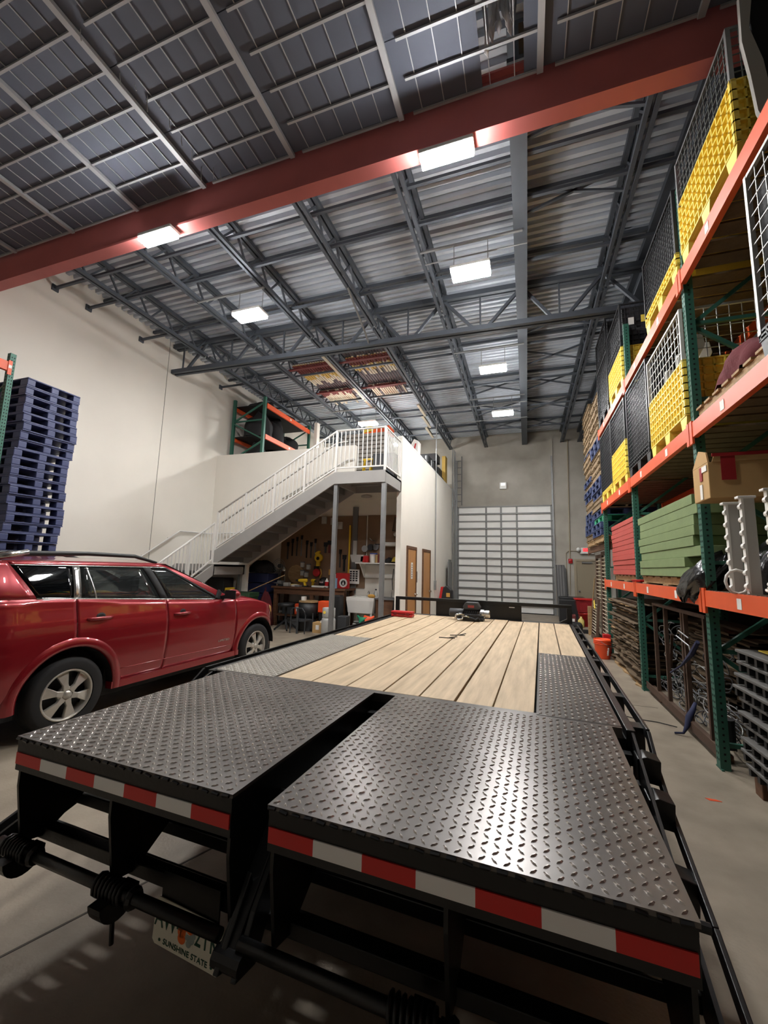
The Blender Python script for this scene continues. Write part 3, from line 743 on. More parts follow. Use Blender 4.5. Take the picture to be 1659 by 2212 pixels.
# pale cut-out panel on the near side of it
pv = thing('cutout_panel', 'black and white panel with curved cut-outs beside the top yellow container', 'panel', (2.0, 3.22, 4.655))
B().box(1.62, 2.5, 3.2, 3.24, 4.655, 5.9).build('board', M['blackmat'], pv)
B().prism([(1.56, 5.9), (1.64, 5.9), (1.6, 5.6), (1.66, 5.3), (1.68, 5.05), (1.63, 4.8), (1.6, 4.9), (1.58, 5.2), (1.55, 5.5)], .035, (0, 3.19, 0), 'y').build('curved_edge', M['lightgrey'], pv, recalc=True)
B().prism([(1.74, 5.9), (1.9, 5.9), (1.92, 5.65), (1.84, 5.3), (1.92, 5.32), (1.8, 4.95), (1.76, 5.3), (1.75, 5.6)], .006, (0, 3.194, 0), 'y').build('white_shape', M['white'], pv, recalc=True)
container('black wire container on a yellow base, second on the top rack level', 4.56, 5.72, 4.65, 4.9, 5.62, Y_, M['wireblack'], K_, st=.06)
t3 = container('empty yellow container with high side wall on the top rack level', 7.1, 8.2, 4.65, 5.27, 5.27, Y_, M['wireblack'])
container('black container stacked on the empty yellow container', 7.1, 8.2, 5.28, 5.45, 6.0, K_, M['wireblack'], M['darkgrey'], feet=False)
tagc = thing('container_tags', 'two small tags, white and yellow, on a black container', 'tags', (1.8, 7.09, 5.7))
B().box(1.62, 1.7, 7.088, 7.092, 5.62, 5.74).build('white_tag', M['label'], tagc); B().box(1.8, 1.88, 7.088, 7.092, 5.64, 5.76).build('yellow_tag', M['yellow'], tagc)
container('tall black wire container, farthest on the top rack level', 8.3, 9.42, 4.65, 4.85, 5.85, K_, M['wireblack'], M['darkgrey'], st=.07)
container('upper black wire container on the farthest top-level stack', 8.3, 9.42, 5.87, 6.0, 6.5, K_, M['wireblack'], M['darkgrey'], feet=False)
container('black container with pale wire mesh at the right photo edge', 2.12, 3.24, 3.07, 3.26, 4.42, K_, M['wirewhite'], M['darkcloth'], st=.11, fill=.12, wr=.0035)
g2 = container('yellow ribbed container with pale mesh on the middle rack level', 4.6, 5.8, 3.07, 3.76, 4.3, Y_, M['wirewhite'], None, st=.1, post_c=M['lightgrey'])
random.seed(21)
for k in range(6):
    x, y = 1.62+.13*(k % 2), 4.72+.2*k
    s = thing('grey_bracket', 'pale grey moulded part inside the middle-level yellow container', 'part', (x, y, 3.25), group='moulded parts in the yellow container')
    B().prism([(0, 0), (.14, 0), (.14, .08), (.06, .12), (.06, .6), (.12, .72), (.1, .84), (0, .84)], .05, (x, y-.02, 3.23), 'y').build('frame', M['lightgrey'], s, recalc=True, bevel=.006)
    B().box(x+.06, x+.1, y-.05, y+.05, 3.5, 3.62).build('boss', M['midgrey'], s)
container('black wire container between two yellow ones on the middle level', 5.86, 7.0, 3.07, 3.3, 4.42, K_, M['wireblack'], M['blackplastic'], st=.062)
container('yellow panelled container with black mesh above, far middle level', 7.14, 8.26, 3.07, 3.74, 4.42, Y_, M['wireblack'], M['blackplastic'], st=.07)
container('black wire container on yellow base, last on the middle level', 8.3, 9.4, 3.07, 3.27, 4.42, Y_, M['wireblack'], M['blackplastic'], st=.06)

# ---- pallets
def pallet_mesh(wood=True):
    """returns list of (name, B) for a 1.02 x 1.2 pallet, 0.14 high, origin at base centre"""
    out = []
    for k in range(7): out.append(('top_board', B().box(-.51, .51, -.6+.18*k, -.6+.18*k+.12, .12, .14)))
    for x in (-.49, -.02, .45): out.append(('stringer', B().box(x, x+.04, -.6, .6, .022, .12)))
    for k in range(3): out.append(('bottom_board', B().box(-.51, .51, -.6+.54*k, -.6+.54*k+.12, 0, .02)))
    return out
wood_p = None
def wood_pallet(loc, label, rz=0, group=None, m=M['wood']):
    t = thing('wooden_pallet', label, 'pallet', loc, rz, group, local=True)
    for n, bb in pallet_mesh(): bb.build(n, m, t)
    return t
def plastic_pallet(loc, label, rz=0, group=None, m=M['bluepal']):
    t = thing('plastic_pallet', label, 'pallet', loc, rz, group, local=True)
    B().box(-.51, .51, -.6, .6, .118, .142).build('top_deck', m, t, bevel=.008)
    for x in (-.51, -.085, .34):
        for y in (-.6, -.085, .43):
            B().box(x, x+.17, y, y+.17, .018, .118).build('block', m, t, bevel=.012)
    for x in (-.51, -.085, .34): B().box(x, x+.17, -.6, .6, 0, .018).build('runner', m, t)
    for y in (-.6, -.05, .5): B().box(-.34, .34, y, y+.1, 0, .018).build('cross_runner', m, t)
    return t
random.seed(9)
LB = {}
def stack(x, y, z0, seq, where, group):
    z = z0
    for k, s in enumerate(seq):
        jx, jy = random.uniform(-.03, .03), random.uniform(-.03, .03)
        nm = {'w': 'weathered wooden pallet, %s up in the %s', 'b': 'blue plastic pallet, %s up in the %s', 'g': 'single green-edged pallet, %s up in the %s', 'l': 'pale wooden pallet, %s in the %s'}[s] % (ordinal(k+1), where)
        key = (s)
        mm = {'w': M['oldwood'], 'b': M['bluefar'], 'g': M['tealplastic'], 'k': M['darkgrey'], 'l': M['wood']}[s]
        g = group+(' wooden' if s == 'w' else ' blue')
        g = g if s in 'wb' and seq.count(s) > 1 else None
        if key not in LB:
            LB[key] = wood_pallet((x+jx, y+jy, z), nm, 0, g, mm) if s in 'wl' else plastic_pallet((x+jx, y+jy, z), nm, 0, g, mm)
        else:
            r = dup(LB[key], (x+jx, y+jy, z), 0, nm, g)
            if not g and 'group' in r: del r['group']
        z += .1435
    return z
stack(2.03, 10.3, 2.3, 'lbbgbwwbbbwwwwbbwwwwwww', 'near tall stack past the rack end', 'pallets in the near tall stack')
stack(2.05, 11.7, 2.3, 'lwbbbbwwbbwbwwwwbwwwwwwww', 'far tall stack beside the back wall', 'pallets in the far tall stack')
wp2 = wood_pallet((2.06, 3.9, 3.07), 'new wooden pallet under the dark red cloth')
def heap(name, label, cat, cx, cy, z0, rx, ry, h, m, seed, flop=0.0, nu=26, nv=12):
    random.seed(seed); ph = [random.uniform(0, 6.28) for _ in range(6)]
    rows = []
    for i in range(nv+1):
        v = i/nv; row = []
        for j in range(nu+1):
            a = 2*PI*(j % nu)/nu
            rr = math.cos(v*PI/2)**.55
            wob = 1+.13*math.sin(3*a+ph[0]+v*3)+.08*math.sin(7*a+ph[1]-v*6)
            zz = h*math.sin(v*PI/2)*(1+.14*math.sin(2*a+ph[2])+.08*math.sin(5*a+ph[3]))+.03*math.sin(9*a+ph[4])*(1-v)
            row.append((cx+rx*rr*wob*math.cos(a), cy+ry*rr*wob*math.sin(a), max(z0, z0+zz-flop*(1-v))))
        rows.append(row)
    o = B().grid(rows).build(name, m, None, smooth=True, loc=(cx, cy, z0)); o.location = (cx, cy, z0)
    return tag(o, label, cat)
heap('red_cloth', 'heap of dark red cloth on the wooden pallet', 'cloth', 1.95, 3.92, 3.213, .42, .5, .3, M['maroon'], 4)
heap('grey_blanket', 'folded dark grey blanket behind the red cloth heap', 'blanket', 2.25, 4.27, 3.213, .28, .16, .56, M['greycloth'], 8)
heap('grey_blanket', 'lighter grey blanket lying on top of the red cloth', 'blanket', 2.05, 3.66, 3.5, .28, .24, .24, M['greycloth'], 12)

# ---- stacked boards
def board_stack(label, name, y0, y1, z0, n, th, m, ragged, g, seed, x0=1.55):
    random.seed(seed)
    for k in range(n):
        a = y0+random.uniform(0, ragged)+(ragged*1.1 if k < n*.25 and ragged > .2 else 0); e = y1+random.uniform(-.05, .05)
        zz = z0+k*th
        d = random.uniform(-.014, .014); s = random.uniform(-.004, .004)
        o = B().prism([(a, zz), (e, zz), (e, zz+th-.005-abs(s)), ((a+e)/2+.2, zz+th-.003), (a, zz+th-.004)], .98, (x0+d, 0, 0), 'x').build(name, m, None, bevel=.004, recalc=True)
        tag(o, label % ('top' if k == n-1 else ordinal(n-k)+' from top'), 'board', g)
p_ = wood_pallet((2.06, 5.85, 1.51), 'pallet under the green boards', 0); p2 = wood_pallet((2.06, 8.0, 1.51), 'pallet under the red boards', 0)
for p in (p_, p2): p.scale = (.96, 1.75 if p is p_ else 1.5, .75)
board_stack('thick green painted board, %s in the stack on the lowest beam level', 'green_board', 4.62, 6.88, 1.622, 8, .103, M['greenbox'], .25, 'stacked green boards', 3)
board_stack('red painted board, %s in the stack left of the green boards', 'red_board', 7.1, 8.92, 1.622, 11, .082, M['redbox'], .04, 'stacked red boards', 4)
o = B().lathe([(.1, 0), (.12, .03), (.1, .035), (.02, .04)], (1.58, 7.06, 1.52), 14).build('paint_tin', M['red'], None); tag(o, 'small flat red tin on the rack beam between the board stacks', 'tin')

# black bag slumping over the beam
random.seed(31)
rows = []
for i in range(15):
    v = i/14; row = []
    for j in range(25):
        a = 2*PI*(j % 24)/24
        r_ = .30*math.sin(PI*min(1, v*.92+.06))**.6*(1+.14*math.sin(3*a+v*5)+.1*math.sin(8*a-v*9))
        row.append((1.50+.02*v+r_*.55*math.cos(a)+.24*v, 4.86-.16*v+r_*.95*math.sin(a), 1.40+.46*v+.03*math.sin(5*a+4*v)))
    rows.append(row)
o = B().grid(rows).build('bin_bag', M['bag'], None, smooth=True); tag(o, 'shiny black bin bag slumped over the orange beam beside the upright', 'bag')
heap('bin_bag', 'larger black bin bag on the shelf behind the upright', 'bag', 2.05, 4.1, 1.512, .34, .3, .5, M['bag'], 33)
# cardboard box
cb = thing('cardboard_box', 'long open cardboard box with red tape on top of white rails', 'box', (2.1, 4.3, 2.29))
B().box(1.47, 2.75, 4.12, 4.46, 2.29, 2.6).build('carton', M['cardboard'], cb, bevel=.006)
B().prism([(4.46, 2.6), (4.12, 2.6), (4.15, 2.69), (4.3, 2.74)], .012, (1.47, 0, 0), 'x').build('flap', M['cardboard'], cb, recalc=True)
B().prism([(1.5, 2.6), (2.75, 2.6), (2.75, 2.66), (1.52, 2.665)], .012, (0, 4.115, 0), 'y').build('flap', M['cardboard'], cb, recalc=True)
B().box(1.5, 2.75, 4.108, 4.116, 2.645, 2.672).box(1.56, 1.66, 4.112, 4.118, 2.44, 2.65).build('red_tape', M['redtape'], cb)
B().box(1.463, 1.47, 4.24, 4.29, 2.46, 2.58).build('red_tape', M['redtape'], cb)
B().box(1.463, 1.469, 4.25, 4.3, 2.3, 2.43).box(1.463, 1.469, 4.14, 4.24, 2.53, 2.58).build('clear_tape', M['label'], cb)
# white rails
for k, (y, x, l) in enumerate(((4.0, 1.5, 'nearest the bin bag'), (3.82, 1.53, 'second from the bin bag'), (3.62, 1.6, 'third from the bin bag'))):
    t = thing('white_rail', 'white plastic rail with scalloped edge standing under the carton, '+l, 'rail', (x, y, 1.51))
    top = 2.21+.02*k
    B().box(x+.02, x+.1, y-.018, y+.018, 1.515, top).build('web', M['lightgrey'], t)
    sc = B()
    pr_ = [(x+.03, 1.515), (x+.03, top)]
    q = top; left = []
    while q > 1.53: left += [(x+.018, q), (x+.018, q-.04), (x+.008, q-.048), (x+.004, q-.062), (x+.008, q-.076), (x+.018, q-.084)]; q -= .1
    sc.prism([(x+.032, 1.515), (x+.032, top)]+left, .04, (0, y-.02, 0), 'y').build('scalloped_edge', M['white'], t, recalc=True)
    B().box(x-.005, x+.11, y-.03, y+.03, top, top+.02).build('cap', M['white'], t, bevel=.005)
t = thing('slotted_panel', 'white panel with dark slots standing at the right photo edge', 'panel', (2.0, 3.5, 1.51))
B().box(1.78, 2.5, 3.46, 3.5, 1.515, 2.29).build('board', M['lightgrey'], t)
for k, (x, z) in enumerate(((1.83, 2.05), (1.86, 1.75), (1.9, 1.55), (2.05, 1.95), (2.1, 1.65))): B().box(x, x+.05, 3.455, 3.462, z, z+.18).build('slot', M['hole'], t)
random.seed(2)
pts = []
for k in range(150):
    a = k*.36; pts.append((1.68+.13*math.cos(a)+.05*math.sin(k*.05), 3.62+.0018*k*0-.26*math.sin(k*.021)+.13*math.sin(a), 1.52+.0004*k+.03*abs(math.sin(a*.5+k*.1))))
o = B().tube(pts, .011, 6).build('power_cable', M['whitecable'], None, smooth=True); tag(o, 'coiled white power cable on the lowest orange beam', 'cable')
o = B().tube([(1.52+.075*math.cos(a/12*2*PI), 3.9, 1.60+.09*math.sin(a/12*2*PI)) for a in range(13)], .011, 8).build('cable_loop', M['whitecable'], None, smooth=True); tag(o, 'upright loop of white cable leaning on the first rail', 'cable')

# ---- floor level
random.seed(15)
z = 0.0; k = 0
while z < 1.17:
    th = random.uniform(.018, .03); a0, a1 = 7.14+random.uniform(0, .06), 9.4+random.uniform(-.25, .08); nn = 14
    xo = 1.56+random.uniform(-.06, .08)
    rag = [(xo+random.uniform(-.03, .03), a0+(a1-a0)*i/nn) for i in range(nn+1)]
    bz = z+random.uniform(0, .004)
    bb = B(); r0 = []; r1 = []; r2 = []; r3 = []
    for i, (x, y) in enumerate(rag):
        w_ = .002*math.sin(i*1.3+k*2.1)
        r0.append((2.5, y, bz+w_)); r1.append((x, y, bz+w_)); r2.append((x, y, bz+th*.62+w_)); r3.append((2.5, y, bz+th*.62+w_))
    bb.grid([r0, r1, r2, r3, r0])
    o = bb.build('fibre_sheet', M['brown'] if k % 5 else M['wood'], None)
    tag(o, 'rough brown sheet in the floor stack under the red boards' if k % 5 else 'pale-edged sheet in the floor stack under the red boards', 'sheet', 'stacked rough sheets' if k % 5 else 'pale sheets in the rough stack')
    z += th; k += 1
z = .1
for k in range(30):
    th = random.uniform(.025, .04); a0, a1 = 5.3+random.uniform(-.4, .1), 6.9+random.uniform(-.1, .05); xo = 1.95+random.uniform(-.06, .06)
    rag = [(xo+random.uniform(-.04, .04), a0+(a1-a0)*i/10) for i in range(11)]
    bb = B(); r0 = []; r1 = []; r2 = []; r3 = []
    for x, y in rag:
        r0.append((2.5, y, z)); r1.append((x, y, z)); r2.append((x, y, z+th*.6)); r3.append((2.5, y, z+th*.6))
    bb.grid([r0, r1, r2, r3, r0]); o = bb.build('fibre_sheet', M['brown'], None); tag(o, 'rough brown sheet in the stack behind the rusty bars', 'sheet', 'sheets behind the rusty bars'); z += th
cr = thing('steel_stillage', 'rusty steel stillage with upright bars under the green boards', 'stillage', (1.9, 5.8, 0))
for y in (4.95, 5.5, 5.58, 6.2, 6.66):
    B().box(1.62, 1.66, y-.02, y+.02, .1, 1.22).build('upright_bar', M['rust'], cr)
B().box(1.56, 1.66, 4.66, 6.95, .06, .1).box(1.56, 1.57, 4.66, 6.95, .1, .15).build('base_rail', M['rust'], cr)
B().box(1.62, 1.66, 4.9, 6.7, 1.22, 1.25).build('top_rail', M['rust'], cr)
for y in (4.75, 5.6, 6.5): B().box(1.6, 1.7, y-.04, y+.04, 0, .06).build('foot', M['bench'], cr)
B().bar((1.75, 6.6, .2), (1.7, 6.2, .9), .03).build('loose_bar', M['rust'], cr)
random.seed(44)
for k in range(36):
    y = random.choice((4.9, 5.1, 5.25, 5.4, 5.8, 6.35, 6.6, 6.75)); x = random.uniform(1.69, 1.88); zz = .13+random.random()**1.9*.8; R_ = random.uniform(.1, .22)
    ph = random.uniform(0, 6)
    pts = [(x+.05*math.sin(a*.7+ph), y+R_*math.cos(a)+.02*math.sin(a*2.3), zz+R_*.42*math.sin(a)+.004*a) for a in [q*.35 for q in range(42)]]
    o = B().tube(pts, .006, 5).build('cable_coil', M['rope'] if k % 3 else M['wirewhite'], None, smooth=True)
    tag(o, 'dark coiled cable in the rusty stillage' if k % 3 else 'pale coiled cable in the rusty stillage', 'cable', 'dark coils in the stillage' if k % 3 else 'pale coils in the stillage')
o = B().tube([(1.6, 5.3, .98), (1.6, 5.6, 1.02), (1.58, 5.62, .96), (1.6, 5.3, .9), (1.6, 5.25, .8)], .007, 6).build('wire_sling', M['galv'], None); tag(o, 'steel wire sling with an eye hung on a rusty bar', 'sling')
o = B().tube([(1.6, 5.05, .98), (1.59, 5.2, .84), (1.58, 5.5, .66), (1.58, 5.9, .5)], [.02, .026, .012, .01], 6).build('strap', M['bluestrap'], None); tag(o, 'blue strap hanging diagonally across the rusty bars', 'strap')
o = B().tube([(1.64, 5.36, .32), (1.6, 5.33, .24), (1.56, 5.31, .18), (1.53, 5.28, .1), (1.49, 5.27, .03), (1.42, 5.3, .012)], [.015, .028, .034, .024, .012, .01], 7).build('strap', M['bluestrap'], None, smooth=True); tag(o, 'bundled navy strap spilling over the base rail to the floor', 'strap')
o = B().tube([(1.5, 5.5, .012), (1.35, 5.6, .008), (1.15, 5.62, .008), (1.0, 5.7, .008)], .005, 5).build('wire_end', M['blackmat'], None); tag(o, 'thin dark wire lying on the floor in front of the stillage', 'wire')
tube_ = B().lathe([(.06, 0), (.06, .25)], (1.68, 4.75, .11), 14).build('canister', M['blackmat'], None); tag(tube_, 'small black canister by the foot of the middle upright', 'canister')
o = B().prism([(0, 0), (.05, 0), (.05, .16), (0, .18)], .006, (1.6, 4.72, .2), 'x').build('paper_tag', M['label'], None); tag(o, 'curled white paper tag beside the black canister', 'tag')
# black trays stack
random.seed(77)
blk = thing('timber_block', 'rough timber block under the black tray stack', 'block', (1.7, 4.12, 0)); B().box(1.62, 1.72, 4.05, 4.16, 0, .13).build('block', M['bench'], blk, bevel=.006)
blk = thing('timber_block', 'timber block hidden farther along under the black trays', 'block', (1.7, 2.5, 0)); B().box(1.62, 2.5, 2.4, 2.55, 0, .13).build('block', M['bench'], blk, bevel=.006)
prev = None
for k in range(10):
    dx, dy = random.uniform(-.03, .04), random.uniform(-.05, .05)
    if prev is None:
        t = thing('plastic_tray', 'lowest black plastic tray pallet of the floor stack at the right edge', 'pallet', (2.12, 3.2, .13), 0, 'black tray stack', local=True)
        B().box(-.55, .55, -.95, .95, .066, .09).build('deck', mat('worn_grey_tray', (98, 96, 92), .6, 0, .2, 8), t, bevel=.006)
        rb_ = B()
        for i in range(15): rb_.box(-.54, -.5, -.92+.13*i, -.885+.13*i, .01, .066)
        for i in range(9): rb_.box(-.52+.13*i, -.485+.13*i, -.94, -.9, .01, .066)
        stuff(rb_.build('rib_row', M['blackplastic'], t))
        B().box(-.5, .5, -.9, .9, 0, .02).build('underside', M['blackmat'], t)
        prev = t
    else:
        dup(prev, (2.12+dx, 3.2+dy, .13+.0945*k), 0, 'black plastic tray pallet, %s from the bottom of the floor stack at the right edge' % ordinal(k+1))
o = B().box(1.66, 2.2, 3.75, 4.02, 1.078, 1.086).build('yellow_card', M['yellow'], None); tag(o, 'yellow card lying on top of the black tray stack', 'card')
o = B().prism([(0, 0), (.07, .0), (.1, -.02), (.02, -.03)], .003, (1.22, 3.93, .0), 'z').build('orange_flag', M['orangeplastic'], None, recalc=True); tag(o, 'small orange triangular scrap on the concrete floor', 'scrap')
# ------------------------------------------------------------ staircase
st = thing('staircase', 'grey steel staircase with white railings rising to a landing', 'staircase', (-5.7, 8.9, 0))
LZ, MZ = 3.75, 1.6
x0s, x1s = -7.3, -4.1
for y in (8.3, 9.44):
    B().prism([(x0s-.12, MZ+.05), (x0s-.12, MZ+.34), (x0s, MZ+.34), (x1s, LZ), (x1s, LZ-.27), (x0s+.12, MZ+.05)], .05, (0, y-.025, 0), 'y').build('stringer', M['stairgrey'], st, recalc=True)
n = 12
for k in range(n):
    f = (k+.5)/n; x = x0s+(x1s-x0s)*f; z = MZ+.2+(LZ-MZ-.2)*k/n
    B().box(x-.15, x+.14, 8.32, 9.42, z, z+.045).box(x-.15, x-.13, 8.32, 9.42, z-.13, z).build('tread', M['midgrey'], st)
# landing
B().box(x1s, -2.88, 8.3, 9.5, LZ-.04, LZ).build('landing_deck', M['midgrey'], st)
for q in ((x1s, -2.88, 8.27, 8.32), (x1s, -2.88, 9.44, 9.49), (-2.93, -2.88, 8.3, 9.49), (x1s, x1s+.05, 8.3, 9.49)):
    B().box(q[0], q[1], q[2], q[3], LZ-.27, LZ+.0).build('landing_channel', M['stairgrey'], st)
for k in range(3): B().box(x1s, -2.9, 8.55+.3*k, 8.6+.3*k, LZ-.16, LZ-.04).build('landing_joist', M['stairgrey'], st)
for x in (-4.07, -2.92): B().box(x-.045, x+.045, 8.3, 8.39, 0, LZ-.27).box(x-.1, x+.1, 8.25, 8.44, 0, .012).build('column', M['galv'], st)
# middle landing and lower flight along the left wall
B().box(XL+.02, x0s, 8.3, 9.5, MZ-.05, MZ).build('landing_deck', M['midgrey'], st)
for q in ((XL+.02, x0s, 8.28, 8.33), (XL+.02, x0s, 9.44, 9.49), (x0s-.05, x0s, 8.3, 9.49)): B().box(*q, MZ-.25, MZ).build('landing_channel', M['stairgrey'], st)
for x in (XL+.1, x0s-.08): B().box(x-.04, x+.04, 9.38, 9.46, 0, MZ-.2).build('column', M['galv'], st)
yb = 5.86
for x in (XL+.06, x0s-.03):
    B().prism([(yb, 0), (yb, .2), (8.3, MZ), (8.3, MZ-.27), (yb+.4, 0)], .05, (x-.025, 0, 0), 'x').build('stringer', M['stairgrey'], st, recalc=True)
for k in range(9):
    y = yb+(8.3-yb)*(k+.5)/9; z = MZ*(k+1)/10
    B().box(XL+.06, x0s-.03, y-.14, y+.14, z-.04, z).build('tread', M['midgrey'], st)
def railing(p0, p1, nb, base, h, npost, name):
    p0 = Vector(p0); p1 = Vector(p1); hh = Vector((0, 0, h)); lo = Vector((0, 0, base))
    r = B().tube([p0+hh, p1+hh], .024, 8).build('top_rail', M['railgrey'], st, smooth=True)
    B().bar(p0+lo, p1+lo, .03).build('bottom_rail', M['railgrey'], st)
    for i in range(0 if name in 'ad' else 1, npost+1):
        p = p0.lerp(p1, i/npost); B().bar(p, p+hh, .045).build('rail_post', M['railgrey'], st)
    for i in range(nb):
        if (i*npost) % nb == 0: continue
        p = p0.lerp(p1, i/nb); B().bar(p+lo, p+hh, .017).build('baluster', M['railgrey'], st)
railing((x0s+.02, 8.3, MZ+.32), (x1s+.02, 8.3, LZ+.0), 32, .1, .98, 4, 'a')
railing((x1s+.02, 8.3, LZ), (-2.9, 8.3, LZ), 11, .1, .98, 1, 'b')
railing((-2.9, 8.3, LZ), (-2.9, 9.45, LZ), 11, .1, .98, 1, 'c')
railing((x0s-.02, yb+.15, .15), (x0s-.02, 8.25, MZ+.02), 22, .1, 1.0, 3, 'd')
B().tube([(x0s+.05, 8.38, MZ+1.02), (x1s-.02, 8.38, LZ+.72), (x1s+.25, 8.38, LZ+.74)], .02, 8).build('hand_rail', M['railgrey'], st, smooth=True)
for k in range(5):
    f = (k+.5)/5; x = x0s+(x1s-x0s)*f; z = MZ+1.02+(LZ-MZ-.3)*f
    B().bar((x, 8.31, z), (x, 8.38, z), .012).build('rail_bracket', M['railgrey'], st)
B().tube([(XL+.08, 6.2, 1.05), (XL+.08, 8.3, 2.43), (XL+.08, 9.38, 2.45), (x0s+.5, 9.43, 2.5)], .02, 8).build('hand_rail', M['railgrey'], st, smooth=True)
for y in (6.6, 7.3, 8.0, 8.8): B().bar((XL+.005, y, 1.05+.657*(min(y, 8.3)-6.2)), (XL+.08, y, 1.05+.657*(min(y, 8.3)-6.2)), .014).build('rail_bracket', M['railgrey'], st)
B().tube([(-6.2, 9.44, MZ+1.8), (-4.3, 9.44, LZ+.62), (-4.12, 9.44, LZ+.62)], .02, 8).build('hand_rail', M['railgrey'], st, smooth=True)

# ------------------------------------------------------------ left rack and blue pallet tower
lr = thing('pallet_rack', 'green rack upright with orange beam end at the left photo edge', 'rack', (-7.9, 2.5, 0))
def short_post(x, y, h):
    p = B().box(x, x+.005, y-.038, y+.038, 0, h).box(x-.07, x, y+.033, y+.038, 0, h).box(x-.07, x, y-.038, y-.033, 0, h).build('upright_post', M['green'], lr)
    s = B(); z = .1
    while z < h-.05:
        for q in (-.02, .012): s.box(x+.004, x+.0065, y+q, y+q+.011, z-.01, z+.01)
        for q in (-.055, -.03): s.box(x+q, x+q+.01, y-.0395, y-.0375, z-.01, z+.01)
        z += .052
    stuff(s.build('slot', M['hole'], p))
for y in (3.74, 1.2):
    short_post(-7.4, y, 4.74); short_post(-8.38, y, 4.74)
    for k in range(5): B().bar((-8.4, y, .4+.8*k), (-7.43, y, 1.1+.8*k), .03).build('frame_brace', M['green'], lr)
for z in (4.58, 1.6):
    B().box(-7.42, -7.36, 1.24, 3.7, z-.14, z).build('load_beam', M['orange'], lr); B().box(-8.42, -8.37, 1.24, 3.7, z-.14, z).build('load_beam', M['orange'], lr)
    B().box(-7.365, -7.35, 3.67, 3.72, z-.2, z+.02).build('beam_connector', M['orange'], lr)
B().box(-7.352, -7.348, 3.675, 3.715, z-.1+2.98, z-.05+2.98).build('label', M['label'], lr)
random.seed(19)
bp = plastic_pallet((-7.93, 4.33, 0), 'blue plastic pallet', 0, 'blue pallets in the leaning tower')
NP = 31; names = []
for k in range(NP):
    ords = NP-k
    lab = 'blue plastic pallet on top of the tower behind the red car' if ords == 1 else ('blue plastic pallet %s from the top of the tower behind the red car' % ordinal(ords))
    dx, dy = random.uniform(-.02, .02), random.uniform(-.015, .015)+(.05 if k > 22 else .0)+(-.03 if k < 14 else 0)
    if k == 0: bp.location = (-7.93+dx, 4.33+dy, 0); bp.scale = (1.06, .68, 1); bp['label'] = lab; del bp['group']; q = bp
    else: q = dup(bp, (-7.93+dx, 4.33+dy, .1445*k), 0, lab)

# ------------------------------------------------------------ red car (local: x to its right, y forward, origin under the right rear wheel face)
car = thing('car', 'glossy red sport utility car parked on the left of the trailer', 'car', (-4.17, 2.93, 0), -math.atan2(.10, 2.79))
VW = 1.84; WB = 2.78; RW = .35
def lerp_tab(t, x):
    if x <= t[0][0]: return t[0][1]
    for (a, b), (c, d) in zip(t, t[1:]):
        if x <= c: return b+(d-b)*(x-a)/(c-a)
    return t[-1][1]
def belt(u): return lerp_tab([(-.9, 1.28), (-.32, 1.265), (1.06, 1.175), (1.9, 1.125), (2.2, 1.13), (2.72, 1.07), (3.07, .985), (3.25, .91), (3.46, .78)], u)
VB = [(.25, -.07), (.36, -.035), (.45, -.005), (.6, .012), (.8, .02), (.95, .012), (1.05, -.008), (1.15, -.035), (1.28, -.06)]
def sidev(u, z):
    s = -1.15*max(0, u-2.92)**2-1.1*max(0, -.5-u)**2
    return lerp_tab(VB, z)+s+0
def bot(u):
    for uw in (0, WB):
        d = abs(u-uw)
        if d < .44: return max(.34, .36+math.sqrt(.44**2-d*d))
    return .34 if -.44 < u < 3.2 else .36
def side_panel(u0, u1, nm, mirror):
    n = max(8, int((u1-u0)/.03)); rows = []
    for i in range(n+1):
        u = u0+(u1-u0)*i/n; zb_, zt_ = bot(u), belt(u); r = []
        for k in range(15):
            z = zb_+(zt_-zb_)*k/14; v = sidev(u, z); r.append((-VW-v if mirror else v, u, z))
        rows.append(r)
    return B().grid(rows).build(nm, M['carred'], car, smooth=True, solid=.01)
doors = {}
